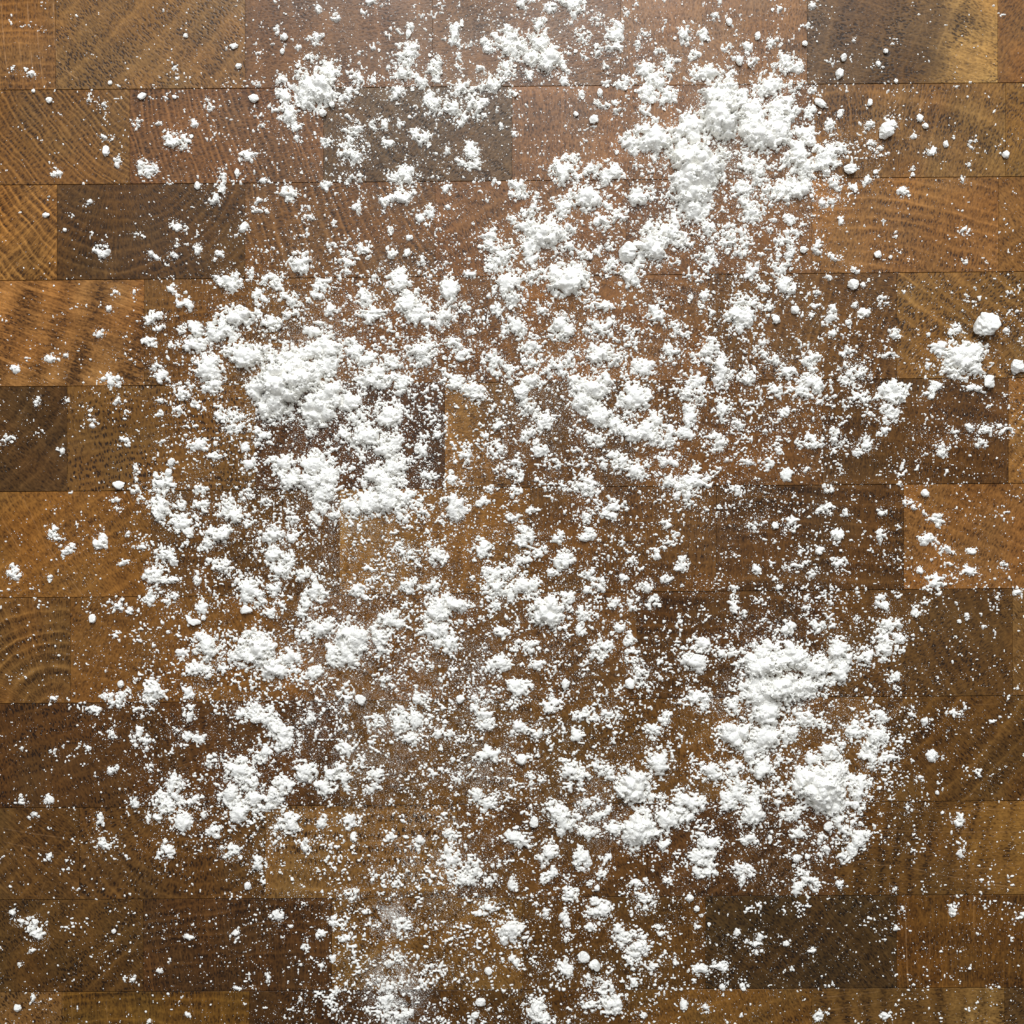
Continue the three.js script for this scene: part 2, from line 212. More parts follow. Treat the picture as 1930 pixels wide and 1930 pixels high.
// flour lying on the board, in millimetres from its middle: x, z, half length, half width, turn in degrees, 1 = loose
const FLUFF = [
[[45.1,-138.6,4.6,4.6,0],[49.1,-143.9,3.3,3.3,0],[54.4,-140.6,6.6,6.6,0],[80.9,-163.4,3.4,2.7,0],[73.8,-165.4,6.7,3.4,0],[79.2,-156.6,8.8,5.4,0],[85.2,-155.3,5.4,5.4,0],[67,-144.5,6.7,6.7,0],[78.5,-148.5,8.8,8.8,0],[91.3,-144.5,6.7,6.7,0],[94.7,-141.1,8.8,5.4,0],[100.7,-144.5,6.1,6.1,0],[102.7,-151.9,5.4,5.4,0],[98.7,-152.6,4,4,0],[89.9,-149.9,6.1,6.1,0],[69.1,-130.4,11.5,8.8,0],[67,-122.3,8.8,8.8,0],[73.1,-125.6,5.4,5.4,0],[63,-135.7,5.4,5.4,0],[79.8,-134.4,4,4,0],[67,-113.5,5.4,5.4,0]],
[[-73.6,-68.3,4,3.3,0],[-86.9,-49.1,11.3,11.3,0],[-80.3,-51.7,8,8,0],[-89.5,-39.8,6.6,6.6,0],[-83.6,-56.4,5.3,5.3,0],[-94.8,-46.4,4.6,4.6,0],[-68.3,-43.8,6.6,6.6,0],[-73.6,-38.5,7.3,7.3,0],[-73.6,-51.7,6,6,0],[-76.9,-61,8,4,0],[-68.3,-56.4,5.3,5.3,0],[-69.6,-62.3,6,6,0],[-58.4,-35.2,4,4,0],[-61,-41.1,5.3,4,0]],
[[94,57.6,8.8,6.7,0],[104.8,54.9,8.8,5.4,0],[123.6,52.2,5.7,5.4,0],[114.2,58.3,6.7,4.7,0],[94,51.5,4,4,0],[123.6,59.6,5.4,5.4,0],[101.4,65.7,10.1,6.1,0],[93.3,68.4,6.1,6.1,0],[110.2,65.7,5.4,5.4,0],[116.2,64.3,4,4,0],[95.3,75.8,6.7,5.4,0],[83.9,83.9,7.4,5.4,0],[95.3,84.6,6.1,6.1,0],[89.9,89.9,4,4,0],[104.1,82.5,4.7,4,0],[92,64.7,4,4,0]],
[[-55.1,-27.9,6,5.3,0],[-51.7,-29.8,4,4,0],[-48.4,-23.2,6,4.6,0],[-45.1,-25.9,4.6,4.6,0],[-44.4,-17.2,5.3,4,0],[-48.4,-11.9,6.6,4.6,0],[-52.4,-13.9,4,4,0],[-63,-29.2,4,4,0],[-41.8,-.67,3.3,4,0],[-39.8,-4.6,4,4,0],[-47.1,-5.3,6.6,6.6,0],[-61,-1.3,5.3,3.3,0],[-54.4,-4,5.3,5.3,0]],
[[29.8,-46.4,7.3,5.3,0],[27.9,-41.8,5.3,5.3,0],[34.5,-49.7,4,4,0],[32.5,-36.5,6.6,4,30],[39.1,-33.8,4,4,0],[43.8,-31.2,4,4,0],[49.1,-29.8,6.6,3.3,0],[53.7,-34.5,4,4,0],[54.4,-27.9,3.3,3.3,0],[59.7,-27.9,4,5.3,0]],
[[116.2,103.4,10.1,8.8,0],[120.9,98,5.4,5.4,0],[110.2,100.7,5.4,5.4,0],[118.9,108.8,6.1,6.1,0]],
[[-1.3,-177.7,5,5,0],[4.6,-175.1,4,4,0],[9.9,-178.4,4.6,4.6,0],[13.3,-170.5,6,6,0],[7.3,-171.1,4,4,0],[1.3,-173.8,3.3,3.3,0]],
[[-73.6,-17.9,6,4.6,0],[-74.9,-11.9,7.3,4.6,0],[-69.6,-13.9,4,4,0],[-71,-7.3,4.6,4.6,0],[-84.2,-12.6,6,3.3,0],[-71.6,-2,2.4,2.4,0]],
[[-96.8,52.4,8,6,0],[-102.1,54.4,4,4,0],[-89.5,59,8,4,0],[-96.8,45.1,3.3,3.3,0],[-83.6,54.4,4,4,0]],
[[106.8,-121.6,6.4,4.4,0],[103.4,-118.2,3.4,3.4,0],[110.2,-124.3,3.4,3.4,0],[109.5,-129,4,4,0],[107.5,-135.1,4.7,7.4,0],[110.2,-141.8,3.4,3.4,0],[112.2,-139.1,2.7,2.7,0]],
[[-8,-104.8,4,3.3,0],[-8.6,-98.8,4,4,0],[-2.7,-96.8,4.6,4.6,0],[-4,-93.5,4,4,0],[-1.3,-86.9,5.3,4.6,0],[-0,-81.6,4.6,4.6,0]],
[[168.1,-56.9,6.7,6.1,0],[172.1,-60.3,8.1,4,0],[161.3,-61.6,4,2.7,0],[174.1,-54.9,4,4,0],[166.7,-51.5,4,2,0]],
[[11.3,-104.8,8,6,0],[4.6,-106.8,4,4,0],[17.2,-104.1,3.3,3.3,0],[7.3,-95.5,2.7,2.7,0],[6.6,-100.1,4,4,0],[21.9,-106.8,3.3,3.3,0]],
[[47.7,-95.5,3.3,3,0],[53.1,-100.1,6.6,6.6,0],[59.7,-106.1,4.6,4.6,0],[53.1,-106.8,4,4,0],[64.3,-102.1,4,4,0]],
[[-22.6,34.5,6.6,4,0],[-27.9,37.1,5.3,5.3,0],[-29.2,44.4,6,4,0],[-25.2,49.7,5.3,4,0]],
[[-74.3,-159.8,7.3,7.3,0],[-70.3,-167.1,3.6,3.6,0],[-67.7,-164.5,3.6,3.6,0],[-77.6,-155.9,4,4,0]],
[[-102.7,98,5.4,4.7,0],[-98.7,102.1,4,4,0],[-95.3,108.1,5.4,4,0],[-89.9,107.5,4,4,0],[-85.9,103.4,4,3.4,0]],
[[-104.1,-73.6,8.6,4.6,-10],[-120,-68.3,6,3.3,0],[-110.1,-68.3,8,4,0]],
[[-102.7,75.8,3.4,2.7,0],[-96.7,75.8,4,4,0],[-92,77.1,4,4,0],[-85.2,85.2,5.4,4.7,0],[-89.3,81.9,4,4,0],[-85.9,89.3,2.7,2.7,0]],
[[-67,54.4,2.7,4,0],[-59.7,47.1,6.6,5.3,0],[-61.7,53.1,5.3,5.3,0],[-56.4,49.1,4,4,0]],
[[20.6,-86.9,8.6,6,0],[15.9,-90.2,4,4,0],[24.5,-90.9,4,4,0]],
[[-41.8,-90.9,2.7,2,0],[-42.5,-86.2,4.6,4.6,0],[-38.5,-78.9,5.3,5.3,0],[-36.5,-73.6,6,4,0]],
[[48.2,119.6,8.1,6.1,0],[50.2,112.8,2.7,2.7,0],[45.5,123.6,4.7,4.7,0]],
[[58.9,114.9,5.4,4.7,0],[67,109.5,6.7,4,0],[64.3,114.2,4,3.4,0]],
[[13.3,37.8,7.3,6.6,0],[20.6,33.8,3,3.3,0]],
[[-38.5,-173.8,4,4,0],[-41.8,-171.1,2.7,2.7,0],[-38.5,-168.5,2.7,2.7,0],[-41.1,-164.5,4,4,0],[-35.2,-162.5,4,2.7,20]],
[[119.6,-134.4,5.4,4.7,0],[123,-137.1,4.7,3,0],[116.9,-131,4,4,0]],
[[42.8,160.7,4,4,0],[47.5,163.4,4,4,0],[40.1,157.3,3.4,3.4,0],[45.5,168.8,3.4,3.4,0]],
[[73.8,124.3,6.1,3.7,0],[71.8,129.7,5.4,4,0],[71.8,135.1,4,2.7,0]],
[[45.5,103.4,7.4,7.4,0]],
[[59,-11.3,4.6,3.3,0],[67.7,-11.1,6.7,3.4,0],[65.7,-6.4,4,4,0]],
[[-41.4,76.5,4,4,0],[-41.4,80.5,4,3.4,0],[-39.4,84.6,4,3.4,0],[-36,78.5,2.7,3.4,0]],
[[111.5,-58.3,3.4,3.4,0],[113.5,-53.9,2.7,2.4,0],[112.8,-48.8,5.1,4,0],[109.5,-44.8,4,3.4,0]],
[[-114.7,-53.7,6,5.3,0],[-112.8,-47.8,4.6,4,0]],
[[49.7,-167.1,4,4,0],[54.4,-163.2,4.6,4.6,0],[51.1,-157.8,3.3,3.3,0]],
[[-23.9,-82.9,4,6.6,0],[-25.2,-73.6,4.6,4.6,0]],
[[-106.1,106.8,5.4,4.7,0],[-102.7,112.8,4.7,4.7,0]],
[[-100.1,-59,9.9,4.6,0]],
[[28.5,-118.7,6.6,5.3,-30],[33.2,-117.4,3.3,3.3,0]],
[[-98.8,29.2,5.3,5.3,0],[-101.5,25.9,3.3,3.3,0],[-96.2,33.8,2.7,2.7,0]],
[[130.4,104.8,4,5.4,0],[129.7,109.5,3.4,3.4,0],[131.7,101.4,3.4,3.4,0]],
[[143.2,-44.8,5.4,4.7,0],[143.2,-38.1,4,4.7,0]],
[[9.1,186.9,4.7,4.7,0],[11.8,191,4.7,4.7,0]],
[[90.6,112.8,5.4,6.1,0],[93.3,106.8,3.4,3.4,0]],
[[84.6,102.1,4,2.7,0],[85.2,106.1,4,4,0],[81.9,108.8,4,4,0]],
[[32.5,-59,6,4.6,0],[39.1,-57.7,4,4,0]],
[[-132.3,-10,4,4.6,0],[-132.6,-2,4,6,0]],
[[-46.4,40.5,5.3,4,0],[-49.1,47.7,4,5.3,0]],
[[136.4,85.2,5.7,4.7,-30],[134.4,92.6,3.7,4,0]],
[[-34.5,-61,6.6,4.6,0],[-33.2,-57.7,3.3,3.3,0]],
[[-88.2,15.9,4.6,4,0],[-84.2,17.2,2.7,2.7,0],[-86.9,21.9,4,4,0]],
[[-74.3,29.8,4,5.3,0],[-76.3,35.1,3.6,2.7,0],[-78.9,37.8,3,3,0]],
[[15.9,-55.1,5.3,3.3,0],[21.2,-57,3.3,3.3,0],[20.6,-51.1,5.3,2,35]],
[[17.9,113.5,7.4,3.4,30],[19.2,116.9,3.4,4,0]],
[[-27.9,-154.5,4.3,4.3,0],[-22.6,-152.5,4,4,0],[-31.8,-155.2,2,2,0]],
[[-104.1,.33,5.3,4,0],[-107.4,-2,4,4,0]],
[[47.1,-15.9,5.3,4,0],[40.5,-19.2,4,4,0]],
[[86.6,-73.8,5.4,4.7,0],[85.9,-79.8,3.4,3.4,0]],
[[19.9,-127.3,5.3,4.6,0],[17.9,-129.3,3.3,3.3,0]],
[[-135.4,67.7,4,4.7,0],[-137.8,71.8,4,4,0]],
[[-14.1,135.1,4,4.7,0],[-17.8,138.4,4,3,0],[-21.2,140.5,2,2,0]],
[[36,180.2,3.4,3.7,0],[37.4,184.9,5.4,4,0]],
[[21.2,98,4.7,4,0],[27.3,99.4,4,3.4,0]],
[[-44.1,188.3,5.4,4,0,1],[-47.5,183.6,4,2.7,0,1]],
[[43.8,-90.2,4.6,4.6,0],[45.1,-86.9,3.3,3.3,0]],
[[-104.8,-33.8,4.6,4.6,0,1],[-108.8,-37.1,3.3,3.3,0]],
[[72.4,-59.6,4.7,3.4,0],[75.1,-62.3,4,4,0]],
[[-6,-57.7,4.6,4,0],[-2,-52.4,3.3,4,0]],
[[-110.1,9.3,6.3,4,-20],[-115.4,12.6,3.3,2,-20]],
[[46.4,-43.1,6,5.3,0]],
[[-22.6,-2,5.3,6,0]],
[[89.9,-112.2,4.7,4,40],[88.6,-115.5,3.4,3.4,0]],
[[-59.7,-61,4,4,0],[-55.7,-57.7,5.3,2.7,0]],
[[-126.7,-139.6,5.6,3.6,0],[-124,-139.9,3,3,0]],
[[141.1,51.5,5.4,4,0],[139.8,47.5,2.7,2.7,0]],
[[55.6,94,5.4,5.4,0]],
[[33.2,-108.8,4,3.3,0],[39.1,-110.1,4,4,0]],
[[-6.6,22.5,4,3.3,0],[-6.6,27.9,4,4,0]],
[[-2.7,-166.5,3,3,0],[-7.3,-161.8,6,3.3,-20]],
[[94,96.7,6.1,4.7,0]],
[[-5.3,56.4,5.3,3.3,0],[-8.6,59.7,4,2.7,0]],
[[19.2,-69,5.3,5.3,0]],
[[-114.7,50.4,5.3,5.3,0]],
[[-46.4,-36.5,5.3,5.3,0]],
[[4.6,28.5,6,3.3,0],[-.67,31.2,3.3,2.4,0]],
[[87.9,-131,3.4,3.4,0],[92,-127,4,4,0]],
[[124.3,120.9,4,4,0],[123.6,116.2,3.4,3.4,0]],
[[31.2,-69.6,4,4,0],[36.5,-70.3,3.3,3.3,0]],
[[-38.5,17.2,4,4,0,1],[-41.8,14.6,3.3,3.3,0,1]],
[[-51.1,-50.4,6.6,4,0]],
[[23.2,-8.6,4,2.7,0],[27.9,-10,4,4,0]],
[[.66,2,2.7,2,0],[3.3,5.3,3.3,1.6,45],[6,9.9,4,4,0]],
[[131,123,4,4,0],[128.3,126.3,3,3,0]],
[[67,-36,2.7,6.7,0],[65.7,-30,2.7,2.7,0]],
[[96.7,-160,5.4,4.7,0]],
[[129,-52.2,5.4,4.7,0,1]],
[[68.4,56.3,5.4,4.7,0]],
[[-15.9,-134.3,3.3,4.3,0],[-19.2,-131.3,2,2,0],[-13.9,-132.6,2.7,2.7,0]],
[[1.3,-70.3,5.3,4.6,0]],
[[-67,98.7,3.4,3.4,0],[-63.7,99.4,2.7,4.7,0]],
[[68.4,69.4,4.7,2.7,0],[73.1,71.1,3.4,3.4,0]],
[[107.5,75.8,2.4,2.4,0],[114.2,79.2,3.4,2,0],[110.2,77.8,3.4,3.4,0]],
[[-11.1,75.8,3.4,4,0],[-9.8,80.5,3.4,3,0]],
[[-.33,157.3,5.1,4.7,0]],
[[79.2,-52.9,3.7,6.4,0]],
[[-59.4,-134,5,3.3,0],[-62.3,-134.6,2.7,2.7,0]],
[[120.3,89.9,4.7,4,0],[124.3,88.3,2,2,0]],
[[-120,-63,8.6,2.7,0]],
[[103.4,-168.7,5.4,3.4,0],[107.8,-167.1,2,2,0]],
[[75.1,98,4.7,4.7,0]],
[[103.8,-102.1,3.7,3.4,0],[104.8,-97.3,2.4,4,0]],
[[-77.1,98.7,5.4,4,30]],
[[37.1,-127.3,4.6,4.6,0]],
[[47.7,-119.4,4.6,4.6,0]],
[[-14.6,-45.8,4.6,4.6,0]],
[[-13.9,-153.2,4,4,0],[-11.9,-148.6,2,2,0],[-10,-153.9,1.3,1.3,0]],
[[-107.4,-87.5,5,4.3,0]],
[[-78.6,-94.2,5.3,4,10]],
[[-90.9,-70.3,5.3,4,0]],
[[-90.2,8,5.3,4,0]],
[[-71.6,43.8,5.3,4,-20]],
[[-28.5,17.2,4.6,4,0],[-31.2,13.3,1.6,1.6,0]],
[[65,-46.1,3.7,3.7,0],[69.1,-49.5,2.7,2.7,0]],
[[1.7,122.3,6.1,3.4,25]],
[[32.7,149.2,5.1,4,0]],
[[-29.2,-166.5,3.6,3.6,0],[-28.5,-169.8,2.7,2.7,0]],
[[-41.1,-126,5,4,0]],
[[-51.7,-74.3,6,3.3,0]],
[[19.2,18.6,5,4,-50]],
[[-131,110.2,3.4,4,0],[-132.4,114.9,2.4,2.4,0]],
[[50.2,146.5,4.4,4.4,0,1]],
[[-83.9,116.9,4.7,4,0]],
[[38.8,-180.4,3,4,0],[38.5,-175.1,2.7,2.7,0]],
[[-59.7,-143.6,3.6,3.6,0],[-60.4,-139.9,2.3,2.3,0]],
[[-11.9,13.9,4.6,4,0]],
[[-148.9,70.7,3.7,3,0],[-152.6,69.7,1.6,1.6,0],[-144.8,68.7,2,2.3,0]],
[[111.5,137.8,5.4,3.4,30]],
[[9.3,-115.4,2.7,2.7,0],[6.6,-112.8,3.3,3.3,0]],
[[-139.9,-130.7,2.4,2.8,0],[-136.3,-129.3,3.3,3.3,0]],
[[-86.9,-18.6,5.3,3.3,0]],
[[-0,-14.6,4,2.7,0],[2,-18.6,2.7,2.7,0]],
[[-127,103.4,3.7,4.7,0]],
[[-178.5,158,3,5.7,-20]],
[[178.9,-31.3,4,2,0,1],[187.3,-31.3,1.6,1.6,0],[184.3,-31.3,2.4,2.4,0]],
[[133.1,-25.3,4,3.4,0,1],[130.4,-22.6,2.3,1.2,0]],
[[132.4,54.9,4,4,0]],
[[-93.3,92,4,4,0]],
[[-125.6,116.2,4,4,0]],
[[13.1,129.4,4,4,0]],
[[-40.1,156,4,4,0,1]],
[[-47.5,177.5,5.4,3,0,1]],
[[9.8,82.5,4.4,3.7,0]],
[[57.7,-156.5,4,4,0]],
[[19.2,-114.7,4,4,0]],
[[8,-89.5,4,4,0]],
[[-55.7,-80.9,4,4,0]],
[[-45.1,-56.4,4,4,0]],
[[-41.1,-47.1,4,4,0]],
[[11.9,-34.5,4,4,0]],
[[47.7,61,4,4,0]],
[[-84.2,-149.9,3.6,4.3,0]],
[[-21.9,-49.1,4.6,3.3,0]],
[[3.3,-121.7,3.6,3.3,0],[-0,-119.4,1.3,1.3,0],[6.3,-119.7,1.1,1.1,0]],
[[-140.8,83.9,2.3,3.4,0],[-138.1,86.6,2.7,2.7,0]],
[[-130.7,15.6,5,3,25]],
[[-8.6,-175.8,3,3,0],[-10,-177.1,2.3,2.3,0]],
[[-9.1,92,4.7,3,0]],
[[65.7,-180.9,3.4,3.4,0],[67,-177.2,1.7,1.7,0]],
[[-118.7,59.7,5.3,2.7,0]],
[[-29.2,27.2,5.3,2.7,0]],
[[-134.6,-72.3,4.6,3,-15]],
[[-40.8,-119.1,4.6,3,0]],
[[-135.3,23.2,3,4.6,0]],
[[86.6,-122.3,4,3.4,0]],
[[88.6,-51.2,4,3.4,0]],
[[71.1,-43.4,4,3.4,0]],
[[79.8,-38.7,3.4,4,0]],
[[102.7,43.5,4,3.4,0]],
[[71.1,49.5,4,3.4,0]],
[[-70.4,104.1,4,3.4,0]],
[[-106.1,127.7,4,3.4,0,1]],
[[-63,69.7,3.4,4,0]],
[[14.8,72.4,3.4,4,0]],
[[-52.2,100,3.4,4,0]],
[[36.7,98.7,3.4,4,0]],
[[-9.4,148.9,4,3.4,0]],
[[-44.8,167.4,4,3.4,0,1]],
[[129,82.5,4,3.4,0]],
[[122.3,-27.3,2.7,5.1,0]],
[[23.2,-190.7,4,3.3,20]],
[[-124.7,4,4,3.3,0]],
[[-117.4,-1.3,4,3.3,0]],
[[-108.8,20.6,3.3,4,0]],
[[8,-49.1,4,3.3,0]],
[[49.1,-54.4,4,3.3,0]],
[[107.5,112.8,2.4,2.4,0],[104.1,112.8,2.7,2.7,0]],
[[120.3,-117.6,3.7,2,0],[116.9,-116.2,2.4,2.4,0]],
[[-134,-54.4,2.7,2.7,0],[-131.3,-50.7,3,2,50]],
[[-90.2,-86.9,4.3,3,0]],
[[73.1,-96,4.7,2.7,0]],
[[2.4,66,4.7,2.7,0]],
[[73.1,-105.4,3.7,3.4,0]],
[[103.4,-85.2,3.7,3.4,0]],
[[160,26.6,3.7,3.4,0]],
[[36.7,76.5,3.7,3.4,0,1]],
[[25.9,130.4,3.7,3.4,0]],
[[-84.2,-80.9,4.6,2.7,0]],
[[-21.2,-180.1,2.7,4.6,0]],
[[39.1,-2.7,4.6,2.7,0]],
[[-9.1,108.8,4,3,-30]],
[[-43.8,-157.8,3,4,0]],
[[-60,-126,4,3,0]],
[[53.1,-74.3,4,3,0]],
[[.66,23.2,4,3,0]],
[[143.2,42.4,4.7,2.4,0]],
[[-96,132.4,2.8,4,-25]],
[[97.4,-121.6,3.4,3.4,0]],
[[81.2,-102.1,3.4,3.4,0]],
[[77.1,-26.6,3.4,3.4,0]],
[[-23.2,129.7,3.4,3.4,0]],
[[83.2,96.7,3.4,3.4,0]],
[[100.7,106.8,3.4,3.4,0]],
[[-61,-158.5,3.6,2,-30],[-63.7,-155.9,2,2,0]],
[[-19.2,-160.5,3.3,3.3,0]],
[[59.7,-168.5,3.3,3.3,0]],
[[30.5,-129.3,3.3,3.3,0]],
[[37.1,-92.2,3.3,3.3,0]],
[[-123.4,-45.1,3.3,3.3,0]],
[[-94.2,-28.5,3.3,3.3,0]],
[[-125.4,-3.3,3.3,3.3,0]],
[[-78.9,46.4,3.3,3.3,0]],
[[6,-40.5,3.3,3.3,0]],
[[60.3,-60.4,3.3,3.3,0]],
[[-6,-23.9,3.3,3.3,0,1]],
[[31.2,53.7,3.3,3.3,0]],
[[45.1,54.4,3.3,3.3,0,1]],
[[89.9,-90.6,2.7,4,0]],
[[131,-42.8,4,2.7,0,1]],
[[-45.5,64.3,4,2.7,0]],
[[-11.8,69.7,4,2.7,0,1]],
[[28.6,120.3,4,2.7,0]],
[[27.3,76.5,4.4,2.4,0]],
[[104.8,5.1,2.7,3.4,0],[102.4,7.1,.94,1.6,0]],
[[-33.8,-141.3,4,2.7,35]],
[[33.8,-77.6,5.3,2,0]],
[[-74.3,60.3,4,2.7,0]],
[[-22.6,-63.7,4,2.7,0]],
[[7.3,-63,4,2.7,0]],
[[57.7,-19.2,4,2.7,0]],
[[-59,29.2,4,2.7,0]],
[[-151.9,-49.4,2.5,2.8,0],[-148.9,-49.4,1.9,1.9,0]],
[[-155.2,11.3,2.5,4.1,0]],
[[98,-57.6,3,3.4,0]],
[[84.6,-32,3,3.4,0]],
[[-130,128,3,3.4,0]],
[[19.5,171.8,3,3.4,0]],
[[138.4,76.5,3.4,3,0]],
[[113.5,-26.6,3.7,2.7,0]],
[[-128,32.5,3,3.3,0]],
[[-83.9,-120,4.1,2.4,45]],
[[-113.5,94,4,2.4,0]],
[[54.2,82.5,4,2.4,0]],
[[32.7,137.8,4,2.4,-50]],
[[-119.4,-25.9,4,2.4,0]],
[[-118.7,-9.3,4,2.4,25]],
[[-39.8,27.9,4,2.4,0]],
[[35.8,50.4,4,2.4,0]],
[[157.3,-44.8,3.4,1.6,-40],[160,-47.5,2.4,1.6,0]],
[[121.6,-123.6,3,3,0]],
[[101.4,-92,3,3,0]],
[[119.6,-74.4,3,3,0]],
[[102.7,-52.2,3,3,0]],
[[92,5.1,3,3,0,1]],
[[82.5,73.8,3,3,0]],
[[-50.9,79.8,3.4,2.7,0,1]],
[[3,81.2,3.4,2.7,0]],
[[9.1,100.7,3.4,2.7,0,1]],
[[38.1,119.6,2.7,3.4,0]],
[[-61,143.8,3.7,2.4,0,1]],
[[71.8,172.5,3.7,2.4,0]],
[[-85.6,-157.2,3,3,0]],
[[21.2,-98.8,3,3,0]],
[[26.5,-97.5,3,3,0]],
[[-33.2,-.67,3,3,0]],
[[-71.6,-84.9,3.3,2.7,20]],
[[-94.8,-81.6,3.3,2.7,0]],
[[-68.3,-76.3,3.3,2.7,0]],
[[26.2,-178.4,3.3,2.7,0,1]],
[[-63,-94.8,2.7,3.3,0]],
[[12.6,-76.3,3.3,2.7,0]],
[[-83.6,2,2.7,3.3,0]],
[[-31.8,-13.3,3.3,2.7,0]],
[[15.9,-18.6,3.3,2.7,0]],
[[31.2,-27.9,2.7,3.3,0]],
[[28.5,8.6,3.3,2.7,0]],
[[50.7,28.2,3.3,2.7,0]],
[[9.9,-24.2,3.1,2.8,0]],
[[21.9,143.8,2.3,3.7,0]],
[[33.8,-153.2,3.6,2.3,0]],
[[86.6,-98.7,4.4,1.9,-35]],
[[139.5,34,3.4,2.4,45]],
[[-76.5,78.2,3.4,2.4,0]],
[[-89.3,122.3,2,4,0,1]],
[[-25.9,83.2,3.4,2.4,0]],
[[58.3,77.8,2.4,3.4,0]],
[[-14.1,106.8,2.4,3.4,0]],
[[33.3,114.2,4,2,-35]],
[[54.2,108.1,3.4,2.4,0]],
[[107.8,120.3,3.4,2.4,0]],
[[73.8,-80.5,2.7,3,0]],
[[114.9,42.8,3,2.7,0]],
[[-121.6,67.7,3,2.7,0]],
[[-112.5,120.3,3,2.7,0]],
[[-63.7,88.6,3,2.7,0]],
[[-61,116.9,3,2.7,0]],
[[139.5,9.4,2.2,3.8,15]],
[[-78.3,23.9,3.3,2.4,0]],
[[-89.5,28.5,3.3,2.4,0]],
[[7.3,-56.4,3.3,2.4,0]],
[[10.6,15.2,3.3,2.4,0]],
[[-4,45.8,3.3,2.4,0]],
[[9.9,57.7,3.3,2.4,0]],
[[-82.6,9.3,2,4,0]],
[[-18.6,-59,3,2.7,0]],
[[7.3,50.7,3,2.7,0]],
[[31.3,156.6,3.4,2.3,0]],
[[33.2,-174.1,3.3,2.3,0]],
[[106.1,20.6,4.7,1.6,-15]],
[[-35.4,69.7,3.7,2,0]],
[[-188,22.9,2.8,2.7,0]],
[[-154.5,-98.2,2.5,2.9,-20]],
[[-121.6,108.8,3,2.4,0]],
[[68.7,-172.8,2.7,2.7,0]],
[[120.3,-144.5,2.7,2.7,0]],
[[115.5,-100,2.7,2.7,0]],
[[99.4,-45.5,2.7,2.7,0]],
[[-20.5,99.4,2.7,2.7,0,1]],
[[112.8,92.6,2.7,2.7,0]],
[[85.2,134.7,2.7,2.7,0]],
[[-123.4,-78.9,3.6,2,30]],
[[10.6,-184.4,3.6,2,0]],
[[167.1,-68.4,3,2.4,0,1]],
[[27.9,23.2,3,2.4,0]],
[[40.5,43.4,3,2.4,0]],
[[53.6,170.1,4,1.8,-30]],
[[141.8,92,4,1.8,0]],
[[-80.3,-166.5,2.7,2.7,0]],
[[-74.3,-80.3,2.7,2.7,0]],
[[17.2,-192.3,2.7,2.7,0]],
[[-57.7,-163.2,2.7,2.7,0]],
[[49.1,-150.6,2.7,2.7,0]],
[[22.5,-133.3,2.7,2.7,0]],
[[-19.2,-77.6,2.7,2.7,0]],
[[-6,-76.3,2.7,2.7,0]],
[[61,-69.6,2.7,2.7,0]],
[[-98.2,-17.9,2.7,2.7,0]],
[[-134.6,29.8,2.7,2.7,0]],
[[-27.2,-29.8,2.7,2.7,0]],
[[-16.6,-21.2,2.7,2.7,0]],
[[6.6,-29.8,2.7,2.7,0]],
[[-10.6,-4,2.7,2.7,0]],
[[25.9,38.1,2.7,2.7,0]],
[[160,3,3.7,1.9,20]],
[[127,-61,3,2.3,0]],
[[-4,131.7,3,2.3,0]],
[[4,-192.3,3,2.3,0]],
[[106.1,-160.7,3.4,2,0,1]],
[[146.5,46.8,3.4,2,0]],
[[30.7,176.8,3.4,2,0,1]],
[[-99.5,-134.6,3.3,1.7,-10],[-102.1,-133,.99,.99,0]],
[[-82.9,-74.3,3.3,2,0]],
[[-100.1,-6.6,3.3,2,-45]],
[[3.3,17.2,3.3,2,0]],
[[93.3,-59.9,2.7,2.4,0]],
[[162,-23.9,2.4,2.7,0]],
[[152.6,37.1,2.7,2.4,0]],
[[-78.5,124.6,2.7,2.4,0]],
[[125,129.7,2.4,2.7,0]],
[[169.1,116.2,2.7,2.4,0]],
[[28.6,109.5,3.7,1.8,0]],
[[-121.6,75.8,1.9,3.4,0]],
[[139.5,-79.2,2.4,2.7,0]],
[[65.4,-67.7,2.7,2.4,0]],
[[-129.3,25.5,4,1.6,0]],
[[-116.7,35.8,2.7,2.4,0]],
[[-74.3,2.6,2.4,2.7,0]],
[[-5,-32.5,2.7,2.4,0]],
[[39.1,-151.9,2.7,2.3,0]],
[[41.8,-161.8,2.3,2.7,0]],
[[118.2,-1,3,2,0,1]],
[[64.3,18.5,2,3,0]],
[[-9.1,139.5,3,2,-25]],
[[28,185.6,3,2,0]],
[[88.9,123,2,3,0]],
[[83.9,34.7,1.5,4,0]],
[[13.5,137.4,3.7,1.6,-35]],
[[-75.7,-170.8,3,2,0]],
[[-52.1,-145.6,2,3,0]],
[[-30.2,-113.7,2,3,0]],
[[-112.4,-117.7,2.8,2.1,-20]],
[[23.9,83.9,2.4,2.4,0]],
[[-57.6,95.3,2.4,2.4,0,1]],
[[32,95.3,2.4,2.4,0]],
[[56.9,125,2.4,2.4,0]],
[[.68,170.1,2.4,2.4,0]],
[[129,116.9,2.4,2.4,0]],
[[-48.1,-116.4,2.3,2.5,0]],
[[.34,139.5,2.2,2.7,0]],
[[-111.4,-21.2,3.3,1.7,0]],
[[103.4,-37.7,3,1.9,0]],
[[-92.2,-4.6,2.4,2.4,0]],
[[-33.8,-22.6,2.4,2.4,0]],
[[33.8,-18.6,2.4,2.4,0]],
[[27.2,2,2.4,2.4,0]],
[[32.8,27.2,2.4,2.4,0]],
[[46.4,34.8,2.4,2.4,0]],
[[-6,34.5,2.4,2.4,0]],
[[156.3,9.8,3,1.9,0]],
[[72.1,-179.5,2.4,2.4,0]],
[[98,-177.5,2.4,2.4,0,1]],
[[112.8,-150.6,2.4,2.4,0]],
